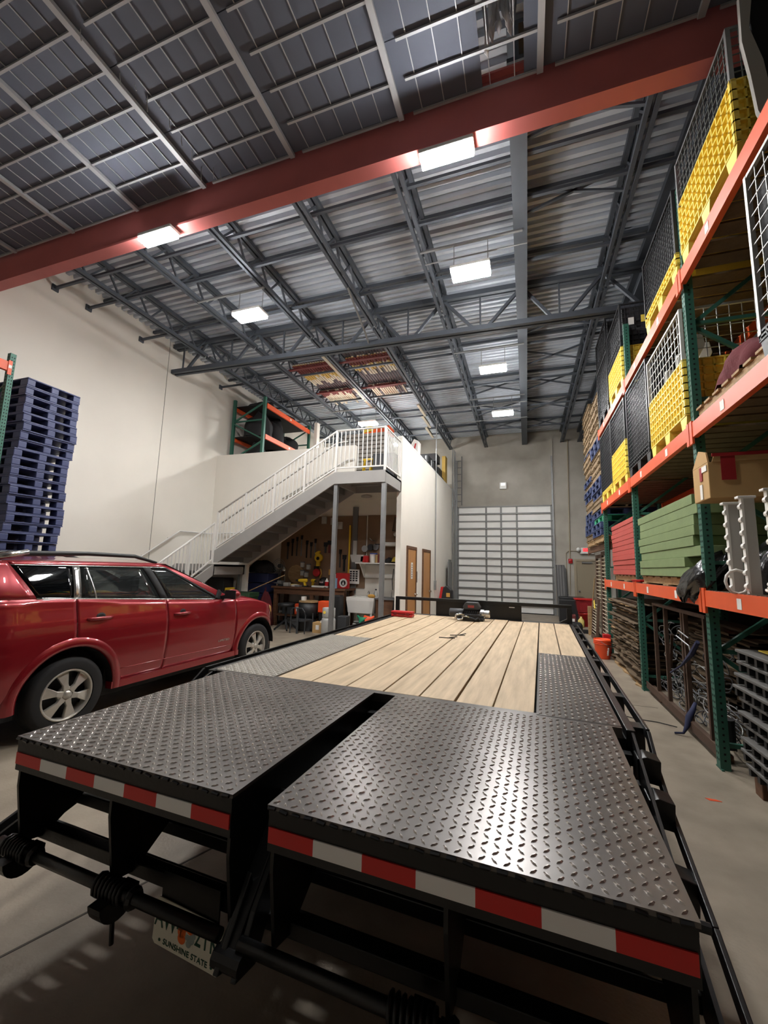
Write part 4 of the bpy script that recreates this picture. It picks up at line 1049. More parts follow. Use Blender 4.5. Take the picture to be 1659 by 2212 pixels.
for mir in (False, True):
    for u0, u1, nm in ((-.9, .0, 'rear_quarter'), (.008, 1.052, 'rear_door'), (1.06, 2.25, 'front_door'), (2.258, 3.46, 'front_fender')):
        o = side_panel(u0, u1, nm, mir)
        if not mir: doors[nm] = o
    X = (lambda v: -VW-v) if mir else (lambda v: v)
    # arch flares
    for uw in (0, WB):
        rows = []
        for i in range(33):
            a = -.12+(PI+.24)*i/32; r = []
            for rr, dv in ((.435, -.03), (.437, .022), (.46, .032), (.505, .024), (.53, .004)):
                u = uw-rr*math.cos(a); z = .36+rr*math.sin(a); z = max(z, .3)
                r.append((X(sidev(u, max(.45, min(z, 1.0)))+dv-.006), u, z))
            rows.append(r)
        B().grid(rows).build('arch_flare', M['carred'], car, smooth=True)
        rows = [[(X(-.32), uw-.43*math.cos(PI*i/20), .36+.43*math.sin(PI*i/20)), (X(.0), uw-.43*math.cos(PI*i/20), .36+.43*math.sin(PI*i/20))] for i in range(21)]
        B().grid(rows).build('wheel_well', M['blackmat'], car)
    # glasshouse
    def gp(ub, ut, t):
        u = ub+(ut-ub)*t; zb_ = belt(max(-.9, min(ub, 2.2))); zt_ = 1.605-.06*max(0, (ut-.95)/.2)**2*.3
        z = zb_+(zt_-zb_)*t; return (X(-.058-.165*t**1.35-.35*max(0, -.55-u)**1.2), u, z)
    def strip(c0, c1, t0, t1, nm, m, nt=8, nu=8, off=0):
        rows = []
        for i in range(nu+1):
            ub = c0[0]+(c1[0]-c0[0])*i/nu; ut = c0[1]+(c1[1]-c0[1])*i/nu; r = []
            for k in range(nt+1):
                x, u, z = gp(ub, ut, t0+(t1-t0)*k/nt); r.append((x+(off if not mir else -off), u, z))
            rows.append(r)
        return B().grid(rows).build(nm, m, car, smooth=True, solid=.006)
    strip((-.9, -.76), (-.34, -.53), 0, 1, 'd_pillar', M['carred'])
    strip((2.0, 1.06), (2.22, 1.16), 0, 1, 'a_pillar', M['carred'])
    strip((-.34, -.53), (2.0, 1.06), .92, 1, 'roof_side', M['carred'], 2, 30)
    strip((-.34, -.53), (2.0, 1.06), 0, .035, 'window_trim', M['chrome'], 2, 30, .004)
    strip((-.34, -.53), (2.0, 1.06), .905, .925, 'window_trim', M['chrome'], 2, 30, .004)
    strip((-.02, .02), (.05, .09), .03, .92, 'c_pillar', M['chrome'], 6, 2)
    strip((.2, .14), (.215, .155), .03, .92, 'window_divider', M['chrome'], 6, 2)
    strip((.99, .79), (1.09, .89), .03, .92, 'b_pillar', M['blackmat'], 6, 2, .002)
    strip((1.93, 1.02), (2.01, 1.065), .03, .92, 'window_frame', M['blackmat'], 6, 2)
    gd = mat('dark_privacy_glass', (22, 24, 26), .03, 0, trans=.75)
    strip((-.34, -.53), (-.02, .02), .03, .91, 'quarter_window', gd, 8, 8, -.004)
    strip((.05, .09), (.99, .79), .03, .91, 'rear_window', M['carglass'], 8, 8, -.004)
    strip((1.09, .89), (1.94, 1.03), .03, .91, 'front_window', M['carglass'], 8, 8, -.004)
    # mirror, lamps
    mr = B().lathe([(.0, -.03), (.06, -.025), (.085, .02), (.08, .07), (.0, .085)], (0, 0, 0), 16, 'y'); mr.xf(Matrix.Translation((X(.12), 2.0, 1.2)) @ Matrix.Diagonal((1.3, 1, .85, 1))); mr.build('door_mirror', M['carred'], car, smooth=True)
    B().box(min(X(.03), X(.22)), max(X(.03), X(.22)), 1.965, 1.975, 1.14, 1.26).build('mirror_glass', M['blackplastic'], car)
    B().bar((X(-.05), 2.0, 1.15), (X(.08), 2.0, 1.17), .05).build('mirror_arm', M['blackmat'], car)
    B().bar((X(-.055), 1.92, 1.13), (X(-.075), 1.98, 1.24), .03, .09).build('sail_panel', M['blackmat'], car)
    hl = B(); rows = []
    for i in range(7):
        u = 3.05+.36*i/6; r = []
        for k in range(5):
            z = belt(u)-.015-(.04+.12*min(1, i/3))*k/4; r.append((X(sidev(u, z)+.014), u, z))
        rows.append(r)
    B().grid(rows).build('headlamp', M['lens'], car, smooth=True)
    rows = []
    for i in range(6):
        u = -.9+.26*i/5; r = []
        for k in range(5):
            z = 1.02+(.24-.1*(i/5))*k/4; r.append((X(sidev(u, z)+.012), u, z))
        rows.append(r)
    B().grid(rows).build('tail_lamp', M['taillens'], car, smooth=True)
    # roof rail
    B().tube([(X(-.27), -.62, 1.61), (X(-.27), -.5, 1.675), (X(-.27), .2, 1.7), (X(-.27), .75, 1.69), (X(-.27), 1.05, 1.62)], [.02, .03, .022, .022, .016], 8).build('roof_rail', M['blackplastic'], car, smooth=True)
    B().tube([(X(-.25), -.6, 1.64), (X(-.25), -.36, 1.695)], .028, 8).build('rail_foot', M['chrome'], car, smooth=True)
    B().box(min(X(-.08), X(.01)), max(X(-.08), X(.01)), .42, 2.36, .3, .37).build('sill', M['carred'], car)
    # wheels
    for uw in (0, WB):
        s = -1 if mir else 1
        cx = X(-.11)
        w_ = B().lathe([(.24, -.11), (.3, -.115), (.338, -.1), (.35, -.06), (.35, .06), (.338, .1), (.3, .115), (.24, .11)], (cx, uw, .352), 40, 'x', False).build('wheel', M['tyre'], car, smooth=True)
        B().lathe([(.2, -.1), (.235, -.1), (.24, s*.0), (.24, s*.1) if s > 0 else (.24, -.1), (.225, s*.112), (.215, s*.1), (.212, s*.02)], (cx, uw, .352), 40, 'x', False).build('rim', M['alloy'], w_, smooth=True)
        B().lathe([(.0, s*.0), (.21, s*.0)], (cx, uw, .352), 30, 'x').build('brake_disc', M['darkgrey'], w_)
        for k in range(6):
            a = k*PI/3+.25; sp = B()
            sp.prism([(-.03, .04), (-.024, .1), (-.052, .2), (-.06, .222), (.06, .222), (.052, .2), (.024, .1), (.03, .04)], s*.03, (s*.075, 0, 0), 'x')
            for i, v in enumerate(sp.v): sp.v[i] = (v[0]-s*.018*(abs(v[1]) > .045), v[1], v[2])
            sp.xf(Matrix.Translation((cx, uw, .352)) @ Matrix.Rotation(a, 4, 'X')); sp.build('spoke', M['alloy'], w_, bevel=.006, recalc=True)
        B().lathe([(.0, s*.114), (.034, s*.112), (.038, s*.1), (.075, s*.085), (.075, s*.05)], (cx, uw, .352), 24, 'x').build('hub', M['alloy'], w_, smooth=True)
        for k in range(5):
            a = k*2*PI/5+.6; B().lathe([(.0, s*.098), (.011, s*.098), (.011, s*.08)], (cx, uw+.055*math.cos(a), .352+.055*math.sin(a)), 8, 'x').build('wheel_nut', M['darkgrey'], w_)
# hood, windscreen, roof, tailgate, ends
def across(us, edge, crown, nm, m, sm_=True, n=14, nose=None, solid=.006):
    rows = []
    for u in us:
        x, uu, z = edge(u); r = []
        for k in range(n+1):
            f = 2*k/n-1; xx = -VW/2+(x+VW/2)*f; du, dz = crown(u, f); r.append((xx, uu+du, z+dz))
        rows.append(r)
    return B().grid(rows).build(nm, m, car, smooth=True, solid=solid)
us = [2.2+1.26*i/16 for i in range(17)]
across(us, lambda u: (sidev(u, belt(u))-.004, u, belt(u)), lambda u, f: ((.3*max(0, u-2.9))*(1-f*f), .07*(1-f**4)*(1 if u < 3.2 else .6)), 'bonnet', M['carred'])
ts = [i/10 for i in range(11)]
def ge(ub, ut):
    def fn(t):
        u = ub+(ut-ub)*t; zb_ = belt(ub); return (-.058-.165*t**1.35, u, zb_+(1.605-.006-zb_)*t)
    return fn
across(ts, ge(2.22, 1.16), lambda t, f: (.14*(1-f*f)*(1-t*.6), .03*(1-f*f)), 'windscreen', M['carglass'])
us = [-.76+1.92*i/14 for i in range(15)]
across(us, lambda u: (-.223-.35*max(0, -.55-u)**1.2, u, 1.605), lambda u, f: (0, .055*(1-f*f)*(1-.2*max(0, u))), 'roof', M['carred'])
across(ts, lambda t: (-.058-.165*t**1.35-.35*max(0, .35-.14*t)**1.2, -.9+.14*t, 1.28+.32*t), lambda t, f: (-.05*(1-f*f), 0), 'rear_screen', M['carglass'])
zs = [.36+.92*i/8 for i in range(9)]
across(zs, lambda z: (sidev(-.9, z), -.9, z), lambda z, f: (-.06*(1-f*f)*(1 if z > .7 else 1.8), 0), 'tailgate', M['carred'])
zs = [.36+.42*i/6 for i in range(7)]
across(zs, lambda z: (sidev(3.46, z), 3.46, z), lambda z, f: (.17*(1-f*f), 0), 'front_bumper', M['carred'])
B().box(-VW+.5, -.5, 3.6, 3.64, .5, .68).build('grille', M['blackmat'], car)
B().box(-VW+.12, -.12, -.8, 3.3, .22, .36).build('underbody', M['blackmat'], car)
B().box(-VW+.1, -.1, .4, 2.2, .36, .5).build('cabin_floor', M['interior'], car)
for nm, us_, zz in (('rear_door', (.1, .36), 1.045), ('front_door', (1.14, 1.4), 1.0)):
    d = doors[nm]; u0, u1 = us_; uc = (u0+u1)/2
    B().tube([(sidev(uc, zz)+.005, u0, zz), (sidev(uc, zz)+.035, u0+.05, zz), (sidev(uc, zz)+.038, uc, zz+.002), (sidev(uc, zz)+.035, u1-.05, zz), (sidev(uc, zz)+.005, u1, zz)], [.012, .016, .017, .016, .012], 8).build('door_handle', M['carred'], d, smooth=True)
    B().lathe([(.0, .008), (.045, .006), (.06, .0)], (sidev(uc, zz)-.002, uc+.01, zz-.005), 14, 'x').build('handle_recess', M['blackmat'], d)
text('LIMITED', M['chrome'], doors['front_door'], .05, frame((sidev(2.05, .55)+.014, 2.03, .56), (0, 1, 0), (0, 0, 1), (1, 0, 0)) @ Matrix.Diagonal((1.2, .8, 1, 1)), 'badge')
B().tube([(sidev(u, .5)+.002, u, .5-.03*(u/2)) for u in [.5+.1*i for i in range(18)]], .005, 6).build('door_moulding', M['carred'], car, smooth=True)
def seat(v, u, w_):
    B().box(v-w_/2, v+w_/2, u, u+.5, .5, .72).build('seat_cushion', M['interior'], car, bevel=.05)
    B().prism([(u-.02, .62), (u+.14, .62), (u-.02, 1.22), (u-.14, 1.22)], w_, (v-w_/2, 0, 0), 'x').build('seat_back', M['interior'], car, bevel=.04, recalc=True)
    for q in ((0,) if w_ < .8 else (-.4, .4)):
        B().box(v+q-.13, v+q+.13, u-.17, u-.06, 1.26, 1.45).build('headrest', M['interior'], car, bevel=.04)
seat(-.5, 1.0, .5); seat(-1.34, 1.0, .5); seat(-.92, .1, 1.35)
B().box(-VW+.2, -.2, 1.85, 2.2, .7, 1.1).build('dashboard', M['interior'], car, bevel=.06)
B().tube([(-1.34+.18*math.cos(a*PI/8), 1.72+.05*math.sin(a*PI/8), 1.02+.17*math.sin(a*PI/8)) for a in range(16)], .014, 6, closed=True).build('steering_wheel', M['interior'], car)
# ------------------------------------------------------------ boards stored in the roof
for x0, x1 in ((-6.0, -4.56), (-4.5, -3.02)):
    for y in (9.1, 10.66): B().box(x0, x1, y-.04, y+.04, 6.845, 6.87).build('storage_bar', M['boardred'], ceil)
random.seed(51)
def boards(bay, x0, x1, rows):
    """layers of boards lying on the storage bars, each board its own object"""
    n = 15
    for (col, y0, y1, jag, layer, skip) in rows:
        for k in range(n):
            if random.random() < skip: continue
            x = x0+(x1-x0)*(k+.5)/n; w_ = (x1-x0)/n*.36
            e = y1+random.uniform(-jag, jag)
            z = 6.872+.026*layer
            o = B().box(x-w_, x+w_, y0, e, z, z+.022).build('stored_board', M['board'+col], None)
            tag(o, '%s board stored up in the roof, %s bay' % ({'red': 'dark red', 'yellow': 'yellow painted', 'white': 'off-white', 'grey': 'dark grey'}[col], bay), 'board', '%s boards in the %s roof bay' % (col, bay))
boards('left', -5.85, -4.75, (('red', 8.98, 9.42, .06, 0, 0), ('yellow', 9.0, 9.75, .14, 1, .1), ('white', 9.0, 10.15, .14, 2, .1), ('grey', 9.0, 11.2, .2, 3, 0)))
boards('left rear', -5.9, -4.9, (('red', 10.58, 10.95, .08, 0, .3), ('white', 10.6, 11.55, .2, 1, .1)))
boards('right', -4.3, -3.15, (('red', 8.98, 9.35, .04, 0, 0), ('yellow', 9.0, 9.72, .05, 1, .25), ('white', 9.0, 10.0, .05, 2, .35), ('grey', 8.6, 11.0, .1, 3, 0)))
boards('right rear', -4.3, -3.3, (('red', 10.58, 10.82, .02, 0, .1), ('white', 10.6, 11.5, .12, 1, .15), ('grey', 10.6, 11.4, .1, 2, .3)))
for k, (x, y0, y1) in enumerate(((-4.72, 8.6, 9.9), (-4.7, 10.5, 11.3), (-4.7, 11.35, 11.95), (-3.2, 12.2, 13.2), (-3.3, 13.2, 14.4), (-3.45, 14.4, 15.6))):
    o = B().box(x-.04, x+.04, y0, y1, 6.8, 6.84).box(x-.03, x+.03, y0+.1, y1-.2, 6.84, 6.9).build('stored_batten', M['boardwhite'], None); tag(o, 'long pale batten laid along a joist, %s from the front' % ('first', 'second', 'third', 'fourth', 'fifth', 'last')[k], 'batten')
o = B().tube([(-3.02, 6.3, 6.72), (-3.06, 7.3, 6.42), (-3.1, 7.62, 6.36)], .02, 6).build('loose_pipe', M['galv'], None); tag(o, 'pale pipe leaning down from a joist to the truss', 'pipe')

# ------------------------------------------------------------ mezzanine store
FM = 3.72
mr_ = thing('pallet_rack', 'rack on the mezzanine with dark bundles behind two orange beams', 'rack', (-7.9, 11.2, FM))
for y in (9.9, 12.55):
    for x in (-8.42, -7.34): B().box(x, x+.08, y-.04, y+.04, FM, 6.6).build('upright_post', M['green'], mr_)
    for k in range(3):
        B().bar((-8.38, y, 4.7+.6*k+(.55 if k % 2 else 0)), (-7.3, y, 4.7+.6*k+(0 if k % 2 else .55)), .04).build('frame_brace', M['green'], mr_)
    B().bar((-8.38, y, 5.9), (-7.3, y, 5.9), .04).build('frame_brace', M['green'], mr_)
for z in (6.42, 5.46, 4.3):
    for x in (-7.29, -8.42):
        o = B().box(x, x+.05, 9.95, 12.5, z-.14, z).build('load_beam', M['orange'], mr_)
    B().box(-7.238, -7.235, 11.2, 11.28, z-.1, z-.04).build('beam_label', M['label'], mr_)
    B().box(-8.4, -7.32, 9.95, 12.5, z-.03, z-.01).build('deck_board', M['blackmat'], mr_)
random.seed(61)
for k, (y, z, ry, h) in enumerate(((10.35, 5.465, .38, .75), (11.1, 5.465, .4, .85), (11.95, 5.465, .35, .5), (10.4, 4.305, .4, .95), (11.2, 4.305, .42, .9), (12.0, 4.305, .4, .8), (10.6, 6.43, .5, .26), (11.6, 6.43, .45, .24))):
    heap('cloth_bundle', 'dark wrapped cloth bundle on the mezzanine rack, %s' % ('middle shelf near end', 'middle shelf centre', 'middle shelf far end', 'bottom shelf near end', 'bottom shelf centre', 'bottom shelf far end', 'top shelf near end', 'top shelf far end')[k], 'bundle', -7.85, y, z, .45, ry, h, M['darkcloth'], 70+k, nu=18, nv=8)
o = B().box(-7.1, -6.98, 12.55, 12.75, FM, 6.7).build('pale_post', M['wallwhite'], None); tag(o, 'pale square post standing behind the mezzanine rack', 'post')
o = B().box(-7.3, -6.9, 12.9, 12.95, FM, 6.2).box(-7.3, -6.9, 12.88, 12.9, 5.7, 5.74).build('white_board', M['wallwhite'], None); tag(o, 'white board seen between the dark bundles and the pale post', 'board')
gp_ = thing('tarp_pile', 'neat pile of folded grey tarpaulins behind the landing railing', 'tarpaulins', (-4.5, 11.3, FM))
for k in range(11):
    B().box(-5.2+.02*(k % 3), -3.8-.03*(k % 2), 10.9, 11.8, 4.2+.125*k, 4.2+.125*k+.11).build('folded_tarp', mat('pale_grey_tarp', (168, 163, 156), .9, 0, .15, 6, .2, 20), gp_, bevel=.03)
B().box(-5.2, -3.8, 10.9, 11.8, FM, 4.19).build('crate', M['bench'], gp_)
o = B().prism([(-4.55, 5.575), (-3.75, 5.575), (-3.75, 5.78), (-4.4, 5.66)], .5, (0, 11.0, 0), 'y').build('orange_cover', M['orange'], None, recalc=True); tag(o, 'orange cover lying on top of the grey tarpaulins', 'cover')
o = B().prism([(-4.52, 5.58), (-4.2, 5.62), (-4.25, 5.76), (-4.45, 5.74)], .06, (0, 10.9, 0), 'y').build('yellow_hood', M['yellow'], None, recalc=True); tag(o, 'yellow hood in front of the orange cover', 'hood')
yt = thing('trestle', 'yellow folding trestle just inside the mezzanine opening', 'trestle', (-4.0, 9.95, FM))
for x in (-4.1, -3.9): B().bar((x, 9.8, FM), (x+.06, 9.95, FM+.75), .035).build('leg', M['yellowtool'], yt); B().bar((x, 10.1, FM), (x+.06, 9.95, FM+.75), .035).build('leg', M['yellowtool'], yt)
B().box(-4.1, -3.8, 9.93, 9.97, FM+.74, FM+.78).build('top_bar', M['yellowtool'], yt)
o = B().box(-3.75, -3.15, 9.75, 10.3, FM, FM+.85).build('dark_crate', M['darkgrey'], None, bevel=.02); tag(o, 'dark crate on the mezzanine behind the landing railing', 'crate')
wt = thing('white_device', 'white upright cabinet with red stripe leaning behind the parapet top', 'cabinet', (-3.1, 11.8, FM))
B().prism([(-3.33, 4.2), (-3.06, 4.2), (-3.0, 5.42), (-3.15, 5.5), (-3.26, 5.3)], .3, (0, 11.6, 0), 'y').build('body', M['white'], wt, recalc=True, bevel=.02)
B().prism([(-3.24, 4.9), (-3.16, 4.9), (-3.07, 5.35), (-3.11, 5.35)], .01, (0, 11.59, 0), 'y').build('stripe', M['red'], wt, recalc=True)
B().box(-3.3, -3.0, 11.55, 11.95, FM, 4.2).build('stand', M['lightgrey'], wt)
o = B().prism([(.14*math.cos(a*PI/4+PI/8)-3.12, .14*math.sin(a*PI/4+PI/8)+4.98) for a in range(8)], .02, (0, 10.95, 0), 'y').build('octagon_board', M['boardred'], None, recalc=True); tag(o, 'dark red eight-sided board standing behind the parapet', 'sign board')
B().tube([(-3.12, 10.98, FM), (-3.12, 10.98, 4.98)], .02, 6).build('pole', M['galv'], o)
for k, (y, w_, z1) in enumerate(((13.2, .5, 5.2), (14.0, .7, 5.4), (14.9, .6, 5.6), (15.8, .7, 5.3))):
    t = thing('stacked_crates', 'dark stacked crates behind the partition top, %s from the front' % ('first', 'second', 'third', 'fourth')[k], 'crates', (-3.4, y, FM))
    zz = FM; i = 0
    while zz < z1: B().box(-3.85+.04*(i % 2), -3.08-.05*(i % 3), y-w_/2, y+w_/2, zz, zz+.3).build('crate', M['darkgrey'] if i % 3 else M['blackplastic'], t, bevel=.01); zz += .31; i += 1
for k, (y, l) in enumerate(((13.0, 5.35), (13.8, 5.4), (16.3, 5.9))):
    o = B().tube([(-3.1, y, FM), (-3.1, y, l)], .03, 8).build('bare_pole', M['galv'], None); tag(o, 'grey pole sticking up behind the partition, %s from the front' % ('first', 'second', 'third')[k], 'pole')
o = B().box(-3.2, -3.06, 16.2, 16.6, FM, 6.2).build('plank', M['boardyellow'], None); tag(o, 'tan plank standing on end at the back of the mezzanine', 'plank')
lad = thing('ladder', 'grey ladder fixed on the back wall left of the roller door', 'ladder', (-2.6, YB-.05, 4.3))
for x in (-2.86, -2.56): B().box(x, x+.04, YB-.06, YB-.02, 4.3, 6.4).build('side_rail', M['midgrey'], lad)
for k in range(7): B().box(-2.82, -2.56, YB-.05, YB-.03, 4.45+.29*k, 4.48+.29*k).build('rung', M['midgrey'], lad)

# ------------------------------------------------------------ workshop under the mezzanine
bn = thing('workbench', 'brown timber workbench with lower shelf under the mezzanine', 'workbench', (-5.5, 10.2, 0))
B().box(-6.68, -4.45, 9.88, 10.58, 1.0, 1.05).build('top', M['bench'], bn)
B().box(-6.62, -4.48, 9.92, 9.96, .85, 1.0).build('apron', M['bench'], bn)
for x in (-6.62, -5.5, -4.58): B().box(x, x+.1, 9.93, 10.03, 0, 1.0).box(x, x+.1, 10.45, 10.55, 0, 1.0).build('leg', M['bench'], bn)
B().box(-6.6, -4.5, 9.95, 10.55, .26, .3).build('shelf', M['bench'], bn)
def item(name, label, cat, mname, *boxes, bevel=.01, group=None):
    o = B()
    for q in boxes: o.box(*q)
    o = o.build(name, M[mname], None, bevel=bevel); return tag(o, label, cat, group)
def drill(x, y, z, label, rz=0):
    t = thing('cordless_drill', label, 'power tool', (x, y, z), rz)
    B().lathe([(.02, -.16), (.035, -.1), (.045, -.08), (.05, .0), (.05, .1), (.04, .13), (0, .135)], (0, 0, .17), 14, 'x').build('body', M['yellowtool'], t, smooth=True)
    B().lathe([(.0, -.2), (.02, -.2), (.03, -.15), (.03, -.12)], (0, 0, .17), 12, 'x').build('chuck', M['blackplastic'], t)
    B().prism([(.02, .15), (.08, .15), (.11, .03), (.05, .03)], .05, (0, -.025, 0), 'y').build('grip', M['yellowtool'], t, recalc=True)
    B().box(.0, .14, -.04, .04, 0, .035).build('battery', M['blackplastic'], t, bevel=.006)
drill(-5.83, 10.1, 1.05, 'yellow cordless drill standing on the bench, left of two', .2); drill(-5.52, 10.15, 1.05, 'yellow cordless drill lying nearer the column on the bench', 2.4)
t = thing('grease_gun', 'yellow and black grease gun lying across the bench', 'tool', (-6.2, 10.2, 1.05)); B().tube([(-6.35, 10.15, 1.08), (-6.0, 10.25, 1.1)], .025, 8).build('barrel', M['yellowtool'], t); B().tube([(-6.5, 10.1, 1.075), (-6.35, 10.15, 1.08)], .012, 6).build('rod', M['blackplastic'], t)
t = thing('spray_bottle', 'white and red spray bottle on the bench by the column', 'bottle', (-5.12, 10.15, 1.05)); B().lathe([(.045, 0), (.05, .02), (.05, .18), (.02, .22), (.02, .25), (0, .25)], (-5.12, 10.15, 1.05), 14).build('bottle', M['white'], t, smooth=True); B().lathe([(.051, .05), (.051, .16)], (-5.12, 10.15, 1.05), 14).build('label', M['red'], t)
item('paper_roll', 'white paper bundle lying flat on the bench front', 'paper', 'white', (-5.5, -5.12, 9.98, 10.14, 1.05, 1.1), bevel=.02)
t = thing('welding_helmet', 'black welding helmet on the bench behind the paper bundle', 'helmet', (-5.32, 10.35, 1.05)); B().lathe([(.1, 0), (.13, .08), (.13, .18), (.08, .26), (0, .28)], (-5.32, 10.35, 1.05), 16).build('shell', M['blackplastic'], t, smooth=True); B().box(-5.38, -5.26, 10.21, 10.23, 1.17, 1.23).build('visor', M['chrome'], t)
t = thing('bench_vise', 'dark bench vise at the left end of the bench', 'vise', (-6.5, 10.1, 1.05)); B().box(-6.56, -6.44, 10.02, 10.2, 1.05, 1.1).build('base', M['darkgrey'], t); B().box(-6.57, -6.43, 9.98, 10.12, 1.1, 1.2).build('jaw', M['midgrey'], t, bevel=.01); B().tube([(-6.5, 9.85, 1.14), (-6.5, 9.98, 1.14)], .015, 8).build('screw', M['galv'], t); B().tube([(-6.58, 9.86, 1.14), (-6.42, 9.86, 1.14)], .008, 6).build('handle', M['galv'], t)
for k, (x, m_, h) in enumerate(((-6.3, 'lightgrey', .1), (-6.05, 'white', .06), (-5.95, 'wirewhite', .05))): item('parts_box', ('pale parts box beside the vise', 'low white tray on the bench left of the drill', 'small pale tray next to the drill')[k], 'box', m_, (x-.08, x+.08, 10.0, 10.14, 1.05, 1.05+h))
t = thing('desk_lamp', 'silver clamp lamp over the left end of the bench', 'lamp', (-6.6, 10.45, 1.05)); B().tube([(-6.62, 10.45, 1.05), (-6.64, 10.45, 1.4), (-6.6, 10.38, 1.55)], .012, 6).build('arm', M['galv'], t); B().lathe([(.02, .08), (.04, .06), (.075, -.04), (.07, -.045)], (-6.6, 10.35, 1.5), 14).build('shade', M['chrome'], t, smooth=True)
t = thing('blow_case', 'upright red case with a round white emblem at the bench end', 'case', (-4.66, 10.1, 1.05)); B().box(-4.83, -4.46, 10.08, 10.2, 1.05, 1.46).build('case', M['red'], t, bevel=.02)
B().lathe([(.115, -.004), (.115, 0)], (-4.6, 10.08, 1.2), 24, 'y').build('emblem_disc', M['white'], t); B().lathe([(.07, -.008), (.07, -.004)], (-4.6, 10.08, 1.2), 20, 'y').build('emblem_ring', M['ink'], t); B().prism([(-.03, -.045), (.03, -.045), (0, .05)], .003, (-4.6, 10.068, 1.2), 'y').build('emblem_mark', M['white'], t, recalc=True)
item('blue_carton', 'light blue and white carton beside the red case', 'carton', 'lightblue', (-4.92, -4.76, 9.98, 10.06, 1.05, 1.32))
item('tall_canister', 'white canister behind the blue carton', 'canister', 'white', (-4.9, -4.82, 10.12, 10.2, 1.05, 1.42))
# under the bench
t = thing('cable_drum', 'black drum with a tan round top in front of the bench', 'drum', (-5.3, 9.7, 0)); B().lathe([(.24, .3), (.24, .7)], (-5.35, 9.6, 0), 20).build('barrel', M['blackplastic'], t, smooth=True); B().lathe([(.25, .7), (.25, .735), (0, .735)], (-5.33, 9.6, 0), 20).build('lid', M['wood'], t); B().lathe([(.22, 0), (.22, .3)], (-5.35, 9.6, 0), 16).build('base', M['darkgrey'], t)
item('white_tin', 'small white tin standing on the tan drum lid', 'tin', 'white', (-5.5, -5.4, 9.5, 9.6, .736, .84))
item('orange_toolbox', 'bright orange storage box right of the tan-topped drum', 'box', 'orangeplastic', (-5.08, -4.66, 9.62, 9.9, .45, .74), bevel=.02); item('box_stand', 'dark stand under the orange storage box', 'stand', 'blackmat', (-5.05, -4.7, 9.64, 9.88, 0, .45))
t = thing('orange_jug', 'orange jug with white label on the bench shelf', 'jug', (-5.85, 9.99, .3)); B().box(-5.98, -5.72, 9.98, 10.2, .301, .6).build('body', M['orangeplastic'], t, bevel=.03); B().box(-5.92, -5.8, 9.975, 9.985, .4, .52).build('label', M['white'], t); B().box(-5.78, -5.72, 10.05, 10.12, .6, .66).build('cap', M['orangeplastic'], t)
item('shelf_bin', 'dark bin on the lower bench shelf behind the jug', 'bin', 'darkgrey', (-6.4, -6.05, 10.05, 10.4, .301, .6)); item('shelf_bin', 'dark bin on the lower bench shelf behind the orange box', 'bin', 'blackplastic', (-5.0, -4.6, 10.05, 10.4, .301, .8))
item('floor_crate', 'white wire crate on the floor under the bench', 'crate', 'midgrey', (-6.3, -5.9, 10.05, 10.4, 0, .22))
t = thing('stool', 'black swivel stool on splayed legs before the bench', 'stool', (-5.87, 9.4, 0))
B().lathe([(.0, .58), (.2, .58), (.22, .62), (.2, .66), (0, .67)], (-5.87, 9.4, 0), 20).build('seat', M['blackplastic'], t, smooth=True); B().tube([(-5.87, 9.4, .2), (-5.87, 9.4, .58)], .03, 8).build('column', M['blackmat'], t)
for k in range(5):
    a = k*2*PI/5+.4; B().bar((-5.87, 9.4, .25), (-5.87+.3*math.cos(a), 9.4+.3*math.sin(a), .02), .035).build('leg', M['blackmat'], t)
t = thing('chair', 'dark metal tube chair seen from behind in front of the bench', 'chair', (-5.25, 9.1, 0))
for x in (-5.48, -5.08):
    B().tube([(x, 9.0, .0), (x, 9.02, .45)], .015, 8).build('leg', M['darkgrey'], t); B().tube([(x, 9.4, .0), (x, 9.38, .45)], .015, 8).build('leg', M['darkgrey'], t)
B().tube([(-5.48, 9.02, .4), (-5.47, 8.98, .52), (-5.4, 8.98, .6), (-5.16, 8.98, .6), (-5.09, 8.98, .52), (-5.08, 9.02, .4)], .015, 8).build('back_frame', M['darkgrey'], t); B().box(-5.3, -5.25, 8.97, 8.99, .0, .6).build('back_slat', M['darkgrey'], t)
B().box(-5.48, -5.08, 9.02, 9.4, .28, .31).build('seat', M['darkgrey'], t)
t = thing('cardboard_box', 'small cardboard box with white label on the floor by the gas bottle', 'box', (-4.88, 9.35, 0)); B().box(-5.02, -4.76, 9.28, 9.55, 0, .25).build('carton', M['cardboard'], t); B().box(-4.93, -4.84, 9.275, 9.28, .08, .19).build('label', M['label'], t); B().box(-4.82, -4.78, 9.3, 9.34, .25, .3).build('cap', M['white'], t)
t = thing('gas_bottle', 'grey propane bottle with guard collar beside the column', 'gas bottle', (-4.42, 8.9, 0))
B().lathe([(.13, 0), (.15, .03), (.165, .06), (.165, .38), (.15, .43), (.08, .46), (0, .47)], (-4.4, 8.9, 0), 24).build('body', M['tankgrey'], t, smooth=True)
B().lathe([(.14, .44), (.15, .46), (.15, .66), (.143, .665), (.143, .46)], (-4.4, 8.9, 0), 24).build('collar', M['tankgrey'], t, smooth=True)
B().lathe([(.03, .46), (.03, .56), (.045, .58), (.045, .61), (0, .61)], (-4.4, 8.9, 0), 12).build('valve', M['brass'], t); B().lathe([(.035, -.153), (.035, -.15)], (-4.44, 8.9, .57), 12, 'y').build('sticker', M['yellow'], t)
item('dark_tub', 'dark lidded tub under the bench end by the sink', 'tub', 'darkgrey', (-4.44, -4.2, 9.45, 9.7, .0, .42), bevel=.02)
item('tall_bin', 'tall dark bin between the bench and the sink', 'bin', 'blackplastic', (-4.72, -4.46, 9.6, 9.86, .0, .9), bevel=.02)
